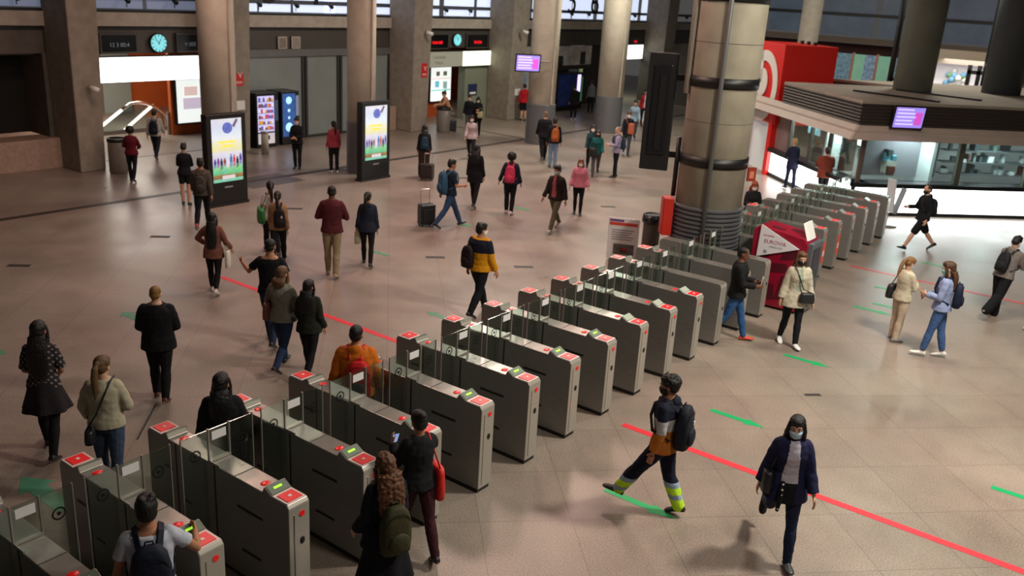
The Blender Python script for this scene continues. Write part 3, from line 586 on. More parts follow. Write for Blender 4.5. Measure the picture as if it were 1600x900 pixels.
MB().tube([(-.3, .02, 1.0), (-.3, .3, 0)], .012, n=8).obj('rear_leg', BLACK, t); MB().tube([(.3, .02, 1.0), (.3, .3, 0)], .012, n=8).obj('rear_leg', BLACK, t)
def waste_bin(x, y, h, r, lab, steel=False):
    t = thing('waste_bin', (x, y, 0), lab, 'waste bin')
    MB().lathe([(r*.86, 0), (r, .03), (r, h-.1), (r*.98, h-.06)], n=28).obj('body', STEEL if steel else mat('bin_brown', '#4a403a', .5), t, True)
    MB().lathe([(r+.01, h-.1), (r+.015, h), (r-.03, h), (r-.04, h-.08)], n=28).obj('rim', BLACK, t, True)
    if not steel: MB().lathe([(r-.035, h-.02), (r+.03, h-.02), (r+.04, h-.16), (r+.02, h-.2)], n=22).obj('bin_liner', mat('black_plastic', '#0e0e10', .3), t, True)
    return t
waste_bin(-9.25, 18.05, .95, .2, 'dark waste bin with a black liner behind the white information board')
b = waste_bin(-24.2, 13.72, 1.0, .25, 'tall steel waste bin at the foot of the left pier', True); b2 = waste_bin(-24.1, 27.75, 1.0, .28, 'steel waste bin beside the pier left of the second entrance', True)

# ------------------------------------------------------------------ advertising screens
def ad_material(name):
    m = bpy.data.materials.new(name); m.use_nodes = True; nt = m.node_tree; N = nt.nodes; L = nt.links; b = N['Principled BSDF']
    b.inputs['Roughness'].default_value = .2; b.inputs['Base Color'].default_value = (.02, .02, .02, 1)
    tc = N.new('ShaderNodeTexCoord'); sp = N.new('ShaderNodeSeparateXYZ'); L.new(tc.outputs['Generated'], sp.inputs[0])
    cr = N.new('ShaderNodeValToRGB'); L.new(sp.outputs[2], cr.inputs[0]); e = cr.color_ramp.elements
    stops = [(0, '#7fc9a8'), (.05, '#8fd0b0'), (.055, '#8a6a3a'), (.12, '#a98a55'), (.125, '#63c48f'), (.22, '#8fd49a'), (.3, '#c9c8e0'), (.45, '#e8e2f0'), (.52, '#f5ecb0'), (.6, '#f7f0c4'), (.7, '#f2f4f8'), (.85, '#dfe6f4'), (1, '#e8e2ea')]
    e[0].position = 0; e[0].color = (*rgb(stops[0][1]), 1); e[1].position = 1; e[1].color = (*rgb(stops[-1][1]), 1)
    for p, c in stops[1:-1]: x = e.new(p); x.color = (*rgb(c), 1)
    n = N.new('ShaderNodeTexNoise'); n.inputs['Scale'].default_value = 7; n.inputs['Detail'].default_value = 6; L.new(tc.outputs['Generated'], n.inputs[0])
    hv = N.new('ShaderNodeMixRGB'); hv.blend_type = 'OVERLAY'; hv.inputs[0].default_value = .55; L.new(cr.outputs[0], hv.inputs[1]); L.new(n.outputs['Color'], hv.inputs[2])
    L.new(hv.outputs[0], b.inputs['Emission Color']); b.inputs['Emission Strength'].default_value = .95
    return m
AD = ad_material('bright_poster_screen')
def ad_screen(y, lab):
    t = thing('advertising_screen', (-19.05, y, 0), lab, 'advertising screen')
    MB().box(-.2, .02, -.58, .58, .06, 2.32).obj('case', BLACK, t, bevel=.02); MB().box(-.22, .04, -.6, .6, 0, .07).obj('base', mat('dark_base', '#1c1c1e', .4), t)
    s = MB().box(.02, .028, -.44, .44, .62, 2.2).obj('screen', AD, t)
    rnd = random.Random(3)
    cols = ['#4a3f9a', '#7a3b8c', '#2e2a4a', '#8a4a3c', '#d8d4ea', '#3f6fb0', '#c23a55', '#20202c']
    for k in range(9):   # row of small playing figures
        yy = -.38+k*.095; hgt = rnd.uniform(.2, .34); zb = .98+rnd.uniform(-.05, .05)
        mb = MB(); mb.box(.029, .031, yy-.035, yy+.035, zb+hgt*.4, zb+hgt*.8); mb.box(.029, .031, yy-.03, yy-.008, zb, zb+hgt*.4); mb.box(.029, .031, yy+.008, yy+.03, zb+.03, zb+hgt*.4); mb.ell((.03, yy, zb+hgt*.9), (.002, .022, .03), 8, 5)
        cc = cols[k % len(cols)]; mb.obj('printed_figure', mat('adfig_'+cc, cc, .4, emit=cc, estr=.6), s)
    mb = MB(); mb.ell((.03, .02, 1.97), (.003, .15, .14), 20, 7); mb.obj('printed_ball', mat('ad_blue', '#5a68b8', .4, emit='#5a68b8', estr=.7, var=.5, scale=9), s)
    mb = MB(); mb.obox((.03, .25, 2.08), (.002, 0, 0), (0, .03, -.02), (0, .06, .09)); mb.obj('printed_wing', mat('ad_grey', '#6d6480', .4, emit='#6d6480', estr=.5), s)
    for zz, wdt in ((1.6, .5), (1.5, .36)): MB().box(.029, .031, -wdt/2-.02, wdt/2-.02, zz, zz+.05).obj('printed_title', mat('ad_yellow', '#f0cf4a', .4, emit='#f0cf4a', estr=.9), s)
    MB().box(.029, .031, -.18, .2, .69, .78).obj('printed_strip', mat('ad_strip', '#c8c4c8', .4, emit='#c8c4c8', estr=.7), s)
    MB().box(.021, .026, -.12, .12, .46, .5).obj('brand_plate', mat('grey_plate', '#8c8c90', .4), t)
ad_screen(13.7, 'tall black advertising screen beside the leftmost round column'); ad_screen(18.9, 'tall black advertising screen beside the second round column')
# ------------------------------------------------------------------ vending machines
def vending(x, y, wd, lab, kind):
    t = thing('vending_machine', (x, y, 0), lab, 'vending machine'); h = 1.86; d = .8
    MB().box(-d, 0, -wd/2, wd/2, .05, h).obj('cabinet', mat('black_cabinet', '#0f0f12', .35), t, bevel=.015)
    MB().box(-d+.05, -.05, -wd/2+.05, wd/2-.05, 0, .05).obj('plinth', BLACK, t)
    if kind == 'snack':
        w_ = mat('lit_cabinet_back', '#b8b4e0', .5, emit='#b9b6e6', estr=.8); MB().box(0, .008, -wd/2+.06, wd/2-.2, .55, h-.1).obj('window_back', w_, t)
        rnd = random.Random(5)
        for r_ in range(6):
            zz = .62+r_*.19; MB().box(.008, .03, -wd/2+.06, wd/2-.2, zz, zz+.012).obj('shelf', STEEL, t)
            for k in range(7):
                yy = -wd/2+.1+k*.088; cc = ['#e8e4f4', '#c0507a', '#5b62b8', '#dfa53a', '#7a4a36', '#f2f2f4'][rnd.randrange(6)]
                o = MB().box(.01, .04, yy, yy+.06, zz+.012, zz+.012+rnd.uniform(.07, .13)).obj('snack_pack', mat('pack_'+cc, cc, .5, emit=cc, estr=.4), t)
        MB().box(0, .012, -wd/2+.06, wd/2-.2, .14, .5).obj('tray_panel', mat('vend_white', '#d5d2da', .5, emit='#d5d2da', estr=.35), t); MB().box(.012, .02, -.12-.1, .16-.1, .28, .42).obj('tray_door', BLACK, t, bevel=.005)
        MB().ell((.014, -.22, .24), (.004, .03, .03), 10, 5).obj('red_logo', RKNOB, t)
        MB().box(0, .015, wd/2-.17, wd/2-.04, .9, 1.6).obj('keypad', mat('keypad', '#2a2c36', .4, emit='#8aa0d0', estr=.15, var=.3, scale=30), t)
    elif kind == 'drinks':
        MB().box(0, .008, -wd/2+.05, wd/2-.18, .3, h-.08).obj('lit_front', mat('blue_front', '#2d4c8a', .4, emit='#3563a8', estr=.5, var=.5, scale=3.5), t)
        for zz, s_ in ((1.55, .13), (.62, .16), (1.2, .06), (.95, .05)): MB().ell((.01, -.07, zz), (.006, s_, s_), 16, 7).obj('lit_circle', mat('ice_blue', '#a8dcf4', .4, emit='#a8dcf4', estr=.9), t)
        MB().box(0, .02, wd/2-.15, wd/2-.03, 1.0, 1.7).obj('keypad', mat('keypad2', '#2a2c36', .4, emit='#b8c4e0', estr=.35, var=.4, scale=30), t)
    else:
        MB().box(0, .008, -wd/2+.05, wd/2-.6, .25, h-.05).obj('printed_front', mat('navy_print', '#20357a', .35, var=.5, scale=3), t)
        MB().box(0, .01, wd/2-.55, wd/2-.25, .9, h-.1).obj('lit_window', mat('violet_light', '#c8b8ff', .4, emit='#cdbfff', estr=1.6, var=.3, scale=6), t)
        MB().box(0, .01, wd/2-.2, wd/2-.04, .4, h-.2).obj('side_panel', mat('green_print', '#3f6b4a', .4, emit='#5c9c6c', estr=.2, var=.5, scale=5), t)
        MB().box(0, .01, wd/2-.55, wd/2-.25, .3, .7).obj('tray_door', BLACK, t)
vending(-25.1, 19.75, .95, 'black snack vending machine with rows of lit packs behind the first screen', 'snack')
vending(-25.15, 20.78, .78, 'blue-lit drinks vending machine beside the snack machine', 'drinks')
t = vending(-25.35, 38.9, 2.3, 'wide dark blue vending machine below the far photo banner', 'far')
t = thing('ashtray_bin', (-24.2, 18.9, 0), 'small pale cylinder bin left of the vending machines', 'bin'); MB().cyl((0, 0, 0), (0, 0, .7), .12, n=16).obj('body', CONC_L, t, True); MB().cyl((0, 0, .7), (0, 0, .74), .13, n=16).obj('lid', STEEL, t, True)
# round lamps on the columns above the screens
# ------------------------------------------------------------------ hanging information screen near column 3
def info_screen(loc, rz, lab, tilt=.25):
    t = thing('information_screen', loc, lab, 'screen', rz=rz)
    X = Matrix.Rotation(tilt, 4, 'Y')
    a = MB().box(-.06, 0, -.48, .48, -.33, .33).obj('case', BLACK, t, bevel=.012); b = MB().box(0, .006, -.43, .43, -.28, .28).obj('screen', mat('violet_screen', '#9a86e8', .3, emit='#9c88ee', estr=.85), t)
    for k in range(5): MB().box(.007, .009, -.38, .1+.05*(k % 3), .2-k*.1, .235-k*.1).obj('screen_line', mat('screen_pale', '#d8d0ff', .3, emit='#d8d0ff', estr=.9), b)
    MB().box(.007, .009, .16, .38, -.2, .15).obj('screen_block', mat('screen_pink', '#d858d0', .3, emit='#d858d0', estr=.7), b)
    for o in (a, b): o.matrix_local = X
    return t
t = info_screen((-19.9, 27.55, 3.12), -.75, 'small violet information screen on an arm left of the third round column', .15); MB().tube([(-.06, .2, .05), (-.3, .5, .05), (-.4, .9, .05)], .03, n=8).obj('arm', STEEL, t)
# ------------------------------------------------------------------ ticket office kiosk (two faces at 45 degrees, meeting at K)
K = Vector((-7.25, 26.35, 0)); q = math.sqrt(.5)
DL = Vector((-q, q, 0)); DR = Vector((q, q, 0)); UP = Vector((0, 0, 1))
NL = Vector((-q, -q, 0)); NR = Vector((q, -q, 0))        # outward normals of the left and right faces
BLK = mat('black_counter_trim', '#17181a', .3, .2); LOUV = mat('dark_louvre_band', '#38312d', .55, .2); SOFF = mat('pale_soffit', '#a99a90', .55, var=.05, scale=2); ROOF = mat('flat_roof', '#8c8176', .75, var=.12, scale=1.5)
INT_L = mat('office_wall_glow', '#c9cfd0', .6, emit='#c6d2d4', estr=.25, var=.1, scale=1.2); INT_G = mat('office_grey_panel', '#77747c', .5, var=.05); RED = mat('office_red', '#cf1b12', .45, var=.04)  # first: back walls glow faintly, room light added to the material
kio = thing('ticket_office', (K.x, K.y, 0), 'long ticket office with a white glowing counter front, windows and dark louvred canopy', 'ticket office')
def face(side, s0, s1, z0, z1, n0, n1, name, m, parent=kio, bevel=0):
    "box on a face: along s0..s1, height z0..z1, outward n0..n1; local to K"
    D, N_ = (DL, NL) if side == 'L' else (DR, NR)
    c = D*(s0+s1)/2+N_*(n0+n1)/2+UP*(z0+z1)/2
    return MB().obox(c, D*abs(s1-s0)/2, N_*abs(n1-n0)/2, UP*(z1-z0)/2).obj(name, m, parent, bevel=bevel)
LL, LR = 5.75, 11.5
for k in range(3): face('L', .08+k*1.9, 1.9+k*1.9, .13, .84, -.02, .0, 'light_panel', KIOSK_E)
face('R', .08, LR, .1, .84, -.02, 0, 'light_panel', KIOSK_E)
for s_, l_ in (('L', LL), ('R', LR)):
    face(s_, -.02, l_, 0, .1, -.1, .03, 'plinth', BLK); face(s_, -.03, l_, .84, .97, -.45, .16, 'counter', BLK, bevel=.01)
    face(s_, 0, l_, 0, .84, -.12, -.021, 'counter_body', DARK)
for s0, s1 in ((.1, 1.85), (1.95, 3.1), (3.2, 4.6)): face('L', s0, s1, 1.0, 2.42, -.11, -.1, 'window_pane', GLASS_W)
for s0, s1 in ((.1, 3.15), (3.35, 5.4), (5.6, 8.4), (8.6, 11.4)): face('R', s0, s1, 1.0, 2.42, -.11, -.1, 'window_pane', GLASS_W)
for s_ in (0, 1.9, 3.15, 4.65): face('L', s_-.05, s_+.05, .97, 2.42, -.16, -.05, 'mullion', mat('warm_grey_frame', '#6d625a', .45, .4))
for s_ in (3.25, 5.5, 8.5): face('R', s_-.08, s_+.08, .97, 2.42, -.18, -.05, 'mullion', mat('olive_grey_frame', '#65675c', .45, .4))
face('L', 4.65, 5.75, .97, 2.42, -.2, -.08, 'side_panel', mat('pinkish_panel', '#8e7775', .5, var=.12, scale=2))
# canopy: soffit lip, louvred fascia, roof
def poly_layer(name, off, z0, z1, m, back=7.0, LE=4.75):
    # outline following both faces pushed outward by off
    cor = (NL+NR)*off; e = .0
    a = DL*LE+NL*off; b = cor; c_ = DR*LR+NR*off
    pts = [a, b, c_, DR*LR-NR*back, DR*2.5-NR*back+DL*0, DL*LE-NL*4.2]
    mb = MB(); mb.prism([(p.x, p.y, z0) for p in pts], (0, 0, z0), (0, 0, z1)); return mb.obj(name, m, kio)
def slope_band(name, off0, z0, off1, z1, m, th=.06, LE=4.75):
    mb = MB()
    for D, N_, l_ in ((DL, NL, LE), (DR, NR, LR)):
        A0 = (NL+NR)*off0+UP*z0; A1 = (NL+NR)*off1+UP*z1; B0 = D*l_+N_*off0+UP*z0; B1 = D*l_+N_*off1+UP*z1
        mb.prism([A0, B0, B1, A1], (0, 0, 0), -N_*th+UP*.02)
    return mb.obj(name, m, kio)
poly_layer('ceiling_slab', .55, 2.42, 2.5, SOFF, LE=LL+1.5); slope_band('soffit_lip', .75, 2.28, .35, 2.62, SOFF, LE=LL+1.9)
poly_layer('louvred_fascia', .3, 2.5, 3.22, LOUV); poly_layer('roof', .34, 3.22, 3.3, ROOF)
for k in range(7): slope_band('louvre', .31, 2.62+k*.09, .34, 2.655+k*.09, mat('louvre_edge', '#463d38', .5, .3), .02)
for k, (s0, s1) in enumerate(((1.2, 3.2), (.4, 1.4))): MB().obox(DR*(1.5+k*2)-NR*(1.2+k)+UP*3.33, (1.3, -.35, 0), (.02, .06, 0), (0, 0, .02)).obj('roof_rail', BLK, kio)
# interior back walls, desks, shelves with goods
face('R', .3, LR, .0, 2.42, -2.6, -2.5, 'back_wall', INT_L); face('L', .3, LL, .0, 2.42, -2.6, -2.5, 'back_wall', INT_L)
face('R', .75, 3.1, 1.0, 2.35, -1.0, -.95, 'hanging_screen', INT_G); face('R', .3, .75, 1.0, 2.3, -1.6, -1.5, 'inner_panel', mat('teal_grey', '#5f7473', .5))
face('R', 1.3, 1.8, 1.1, 1.55, -.94, -.93, 'notice', mat('khaki_paper', '#8b8a80', .6))
rnd = random.Random(11)
for lev in range(4):
    face('R', 3.5, 11.2, 1.05+lev*.36, 1.07+lev*.36, -1.6, -1.2, 'shelf', mat('shelf_grey', '#4c5156', .5))
for k in range(90):
    s0 = 3.45+rnd.random()*7.6; lev = rnd.randrange(4); hh_ = rnd.uniform(.08, .3); ww = rnd.uniform(.04, .22); cc = ['#dfe4e6', '#2b2f33', '#5c6c70', '#a7b8ba', '#8a86b8', '#33424a', '#c9d6d4', '#7c3a34', '#1a1c20', '#49605a'][rnd.randrange(10)]
    face('R', s0, s0+ww, 1.07+lev*.36, 1.07+lev*.36+hh_, -1.55, -1.55+rnd.uniform(.1, .3), 'shelf_item', mat('goods_'+cc, cc, .35))
for k in range(26):
    s0 = .3+rnd.random()*4.1; hh_ = rnd.uniform(.1, .4); z0 = 1.0+rnd.random()*.7; cc = ['#dfe4e6', '#1c1f22', '#5c6c70', '#5fb0c8', '#33424a', '#c9e2da', '#7c3a34'][rnd.randrange(7)]
    face('L', s0, s0+rnd.uniform(.1, .4), z0, z0+hh_, -1.5, -1.5+rnd.uniform(.05, .3), 'shelf_item', mat('goods_'+cc, cc, .35))
face('L', 3.4, 4.2, 1.75, 2.25, -.5, -.46, 'lit_screen', mat('pale_blue_screen', '#9ed0dc', .4, emit='#9ed0dc', estr=.7)); face('L', 1.2, 2.9, 1.7, 2.3, -1.2, -1.15, 'lit_board', mat('white_board_lit', '#dff0ee', .4, emit='#dcefee', estr=.6))
for a, d_ in (('L', DL*2.2-NL*.7), ('R', DR*2-NR*.5), ('R', DR*5-NR*.7), ('R', DR*8.5-NR*.9), ('L', DL*4-NL*.7)):
    p = K+d_+UP*2.38; area('office_lamp_light', p, .9, 110, (.86, 1, .97)); 
    MB().obox(d_+UP*2.405, DR*.45, NR*.12, UP*.012).obj('ceiling_lamp', mat('office_tube', '#ffffff', .5, emit='#eafffa', estr=2), kio)
# vertical monitor hung on the canopy
t = info_screen((K+DR*.95+NR*.62+UP*2.92), math.atan2(NR.y, NR.x), 'violet information screen mounted on the louvred canopy of the ticket office', .12); MB().box(-.35, -.05, -.05, .05, -.05, .05).obj('arm', BLACK, t)
# red tower with white round emblem at the left end, door below
tw = thing('red_sign_tower', (K.x, K.y, 0), 'tall red sign tower with a white curled emblem beside the ticket office', 'sign')
MB().obox(DL*(LL+1.15)-NL*.85+UP*3.1, DL*1.3, NL*.95, UP*1.33).obj('sign_box', RED, tw, bevel=.02)
MB().obox(DL*(LL+.12)+NL*.02+UP*1.1, DL*.14, NL*.1, UP*1.1).obj('door_post', mat('office_red_gloss', '#e02018', .3), tw); MB().obox(DL*(LL+.12)-NL*.3+UP*1.1, DL*.1, NL*.2, UP*1.1).obj('side_wall', RED, tw)
MB().obox(DL*(LL+2.3)+NL*.02+UP*1.1, DL*.1, NL*.1, UP*1.1).obj('door_post', RED, tw)
dd = MB().obox(DL*(LL+1.2)-NL*.15+UP*.88, DL*.95, NL*.03, UP*.88).obj('door_leaf', mat('white_door', '#cdd3d3', .4, emit='#cdd3d3', estr=.15), tw); MB().obox(DL*(LL+.5)-NL*.1+UP*1.1, DL*.03, NL*.03, UP*.2).obj('door_handle', CHROME, dd)
pl = DL*(LL+1.2)+NL*.12+UP*2.95
def emb(nm, pts, m):
    mb = MB(); mb.prism([pl+(-DL)*u+UP*v for u, v in pts], (0, 0, 0), NL*.03); return mb.obj(nm, m, tw)
def arc_pts(r0, r1, a0, a1, n=28, cx=0, cy=0):
    A = [(cx+r1*math.cos(a0+(a1-a0)*i/n), cy+r1*math.sin(a0+(a1-a0)*i/n)) for i in range(n+1)]
    return A+[(cx+r0*math.cos(a0+(a1-a0)*i/n), cy+r0*math.sin(a0+(a1-a0)*i/n)) for i in range(n, -1, -1)]
EMW = mat('emblem_white', '#d9d2cc', .45)
def arc_obj(nm, r0, r1, a0, a1, m, n=28, cx=0, cy=0):
    mb = MB()
    for i in range(n):
        b0 = a0+(a1-a0)*i/n; b1 = a0+(a1-a0)*(i+1)/n
        mb.prism([pl+(-DL)*(cx+r*math.cos(b))+UP*(cy+r*math.sin(b)) for r, b in ((r0, b0), (r1, b0), (r1, b1), (r0, b1))], (0, 0, 0), NL*.03)
    return mb.obj(nm, m, tw)
arc_obj('emblem_ring', .86, 1.22, math.radians(-130), math.radians(150), EMW, 40); arc_obj('emblem_core', 0.0, .48, 0, 2*PI, EMW, 32, -.1, .12); emb('emblem_stem', [(-.55, .1), (-.1, .1), (-.2, 1.2), (-.6, 1.1)], EMW)
for k in range(3): MB().obox(DL*(LL+.4+k*.5)-NL*1.2+UP*4.47, DL*.05, NL*.05, UP*.07).obj('roof_bracket', DARK, tw)
# folding sign stand by the last gate
t = thing('sign_stand', (-6.05, 25.85, 0), 'light standing sign on a steel foot beside the last gate', 'sign stand', rz=.9)
MB().cyl((0, 0, 0), (0, 0, .03), .3, n=28).obj('foot', STEEL, t, True); MB().cyl((0, 0, .03), (0, 0, .5), .03, n=10).obj('post', STEEL, t, True)
MB().obox((0, 0, .85), (.02, 0, 0), (0, .17, .0), (0, .05, .45)).obj('panel', mat('pale_grey_panel', '#c3c8cc', .4), t, bevel=.01); MB().obox((.1, -.25, .75), (.015, 0, 0), (0, .1, 0), (0, -.12, .38)).obj('rear_panel', mat('mid_grey_panel', '#8e969c', .4), t)

# ------------------------------------------------------------------ rear right: columns, upper gallery, shops
CG = mat('grey_green_concrete', '#5e6156', .75, var=.12, scale=1.4); CGD = mat('dark_slate_column', '#3a3f42', .6, var=.1, scale=1.4)
def rcol(n, x, y, r, m, z0=0):
    c = struct(MB().lathe([(r*.94, z0), (r, 9.2)], (x, y, 0), 48).obj('column_%d' % n, m)); c.data.polygons.foreach_set('use_smooth', [len(p.vertices) == 4 for p in c.data.polygons]); return c
rcol(6, -7.35, 31.45, .62, CG, 2.4); rcol(7, -5.15, 33.9, .62, CGD, 2.4)
rcol(8, -13.6, 38.9, .42, CONC_L); rcol(9, -3.4, 41, .6, CGD)
struct(MB().box(-26, 16, 47, 47.4, 0, 2.75).obj('wall_back', mat('back_wall_dark', '#4c4741', .8, var=.15, scale=.8)))
struct(MB().box(-19, 16, 45.4, 47, 2.75, 3.0).obj('trim_12', mat('gallery_edge', '#7a6152', .7)))
struct(MB().box(-19, 16, 46.9, 47.3, 3.0, 4.1).obj('wall_back', mat('gallery_dark_red', '#3d211b', .8)))
struct(MB().box(-19, 16, 46.2, 46.5, 4.15, 4.4).obj('trim_13', mat('gallery_beam', '#77685a', .7)))
struct(MB().box(-19, 16, 46.9, 47.2, 7.6, 9.2).obj('wall_back', mat('gallery_dark', '#26272a', .8)))
n_ = 40
for k in range(12):
    x0 = -18.6+k*2.8; struct(MB().box(x0, x0+2.5, 46.95, 47.0, 4.5, 7.5).obj('window_%d' % n_, mat('gallery_window', '#5a6673', .25, emit='#6b7a8c', estr=.16 if k < 2 else .3, var=.3, scale=.8))); n_ += 1
struct(MB().box(-19, 16, 46.85, 46.95, 5.4, 5.55).obj('trim_14', DARK))
# patterned glass screens behind the red tower
PAT = [mat('patterned_glass_dark', '#4e6673', .3, emit='#6b8ea0', estr=.22, var=.75, scale=9), mat('patterned_glass_green', '#5f8a78', .3, emit='#78aa94', estr=.3, var=.2, scale=3), mat('patterned_glass_dark2', '#566a7c', .3, emit='#7c97ac', estr=.25, var=.8, scale=8)]
sx = -12.0
for k, (wd_, mi) in enumerate(((.62, 0), (.1, -1), (.42, 1), (.42, 2), (.1, -1), (.55, 1), (.3, 0))):
    if mi < 0:
        MB().box(sx, sx+wd_, 38.0, 38.1, 0, 4.05).obj('glass_screen_post', mat('copper_post', '#8a5e4c', .5)); o = bpy.data.objects[-1] if False else None
    else:
        t = thing('glass_screen', (sx, 38, 0), ['dark patterned glass screen next to the red sign box', '', 'green glass screen left in the row behind the canopy', 'speckled grey glass screen in the middle of the row behind the canopy', '', 'green glass screen right in the row behind the canopy', 'dark glass screen nearest the black mast behind the canopy'][k], 'glass screen')
        MB().box(0, wd_, 0, .04, .3, 4.0).obj('pane', PAT[mi], t); MB().box(0, wd_, -.02, .06, 0, .3).obj('base_rail', DARK, t)
    sx += wd_
for o in [o for o in bpy.data.objects if o.name.startswith('glass_screen_post')]: o.name = 'screen_post'; tag(o, 'copper-coloured post between the patterned glass screens', 'post', 'posts between the glass screens')
t = thing('dark_mast', (-9.05, 35.2, 0), 'slim black mast with an orange banner behind the office canopy', 'mast'); MB().cyl((0, 0, 0), (0, 0, 9.2), .1, n=14).obj('pole', BLACK, t, True); MB().box(.2, .55, -.02, .02, 3.0, 4.3).obj('orange_banner', mat('orange_banner', '#c05a3a', .6), t); MB().box(.1, .2, -.02, .02, 3.3, 3.4).obj('arm', BLACK, t)
# bright shop front behind the canopy
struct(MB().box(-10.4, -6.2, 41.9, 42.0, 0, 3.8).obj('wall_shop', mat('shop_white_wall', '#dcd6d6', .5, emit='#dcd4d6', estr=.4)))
struct(MB().box(-10.4, -2, 41.2, 41.9, 3.8, 4.35).obj('trim_15', mat('shop_fascia', '#a09080', .6)))
t = thing('flower_display', (-8.1, 41.5, 3.15), 'blurred round display of green and blue on the white shop wall', 'display'); rnd2 = random.Random(2)
MB().box(-.4, .4, 0, .3, -3.15, -.45).obj('stand', mat('shop_stand', '#b8b2b0', .5), t)
for k in range(16): MB().ell((rnd2.uniform(-.35, .35), rnd2.uniform(-.1, .1), rnd2.uniform(-.4, .4)), (.13, .1, .13), 8, 5).obj('bloom', mat('bloom%d' % (k % 3), ['#7d9a52', '#6fa0c0', '#d8d8d0'][k % 3], .6), t)
# railing frame in front of the shop
t = thing('steel_gantry', (-7.35, 39.6, 0), 'black steel portal frame with a crossbar in front of the white shop', 'frame')
for x in (0, .35, 3.3): MB().box(x, x+.14, 0, .14, 0, 3.9).obj('post', BLACK, t)
MB().box(0, 3.4, 0, .1, 3.55, 3.7).obj('crossbar', BLACK, t); MB().cyl((.6, 0, 0), (.6, 0, 9.15), .05, n=8).obj('cable_mast', BLACK, t)
struct(MB().box(-12, 16, 37.2, 37.4, 0, 1.1).obj('wall_low', mat('low_wall_pink', '#86706a', .7)))
area('shop_lamp_light', (-7.6, 40.3, 4.0), 2, 70, (1, .95, .95))
# ------------------------------------------------------------------ people
_tmp = bpy.data.objects.new('tmp', bpy.data.meshes.new('tmp')); 
def fuse(mb, name, mats, voxel=.012, smooth=4, paint=None, disp=0.0, dscale=30):
    "weld overlapping closed shapes into one continuous skin"
    me = mb.mesh(name+'_raw', [mats[0]] if isinstance(mats, (list, tuple)) else [mats])
    o = bpy.data.objects.new('fuse_src', me); COL.objects.link(o)
    r = o.modifiers.new('r', 'REMESH'); r.mode = 'VOXEL'; r.voxel_size = voxel; r.use_smooth_shade = True
    if smooth: s_ = o.modifiers.new('s', 'SMOOTH'); s_.factor = .5; s_.iterations = smooth
    dg = bpy.context.evaluated_depsgraph_get(); out = bpy.data.meshes.new_from_object(o.evaluated_get(dg))
    bpy.data.objects.remove(o); bpy.data.meshes.remove(me); out.name = name
    out.materials.clear()
    for m in (mats if isinstance(mats, (list, tuple)) else [mats]): out.materials.append(m)
    n = len(out.vertices); co = np.empty(n*3, dtype=np.float32); out.vertices.foreach_get('co', co); co = co.reshape(-1, 3)
    if disp:
        no = np.empty(n*3, dtype=np.float32); out.vertices.foreach_get('normal', no); no = no.reshape(-1, 3)
        d = np.array([noise.noise(Vector(c)*dscale) for c in co], dtype=np.float32)*disp; co = co+no*d[:, None]; out.vertices.foreach_set('co', co.ravel())
    if paint is not None:
        pc = np.empty(len(out.polygons)*3, dtype=np.float32); out.polygons.foreach_get('center', pc); out.polygons.foreach_set('material_index', paint(pc.reshape(-1, 3)).astype(np.int32))
    else: out.polygons.foreach_set('material_index', np.zeros(len(out.polygons), dtype=np.int32))
    out.polygons.foreach_set('use_smooth', [True]*len(out.polygons)); out.update(); return out
def V(*a): return Vector(a)
def cloth(c, rough=.85): return mat('cloth_%s' % c, c, rough, var=.12, scale=14, bump=.35, bscale=18, spec=.25)
def skinm(c): return mat('skin_%s' % c, c, .5, var=.05, scale=20, spec=.4)
def hairm(c): return mat('hair_%s' % c, c, .5, var=.4, scale=60, bump=.5, bscale=120, spec=.4, stretch=(1, 1, .12))
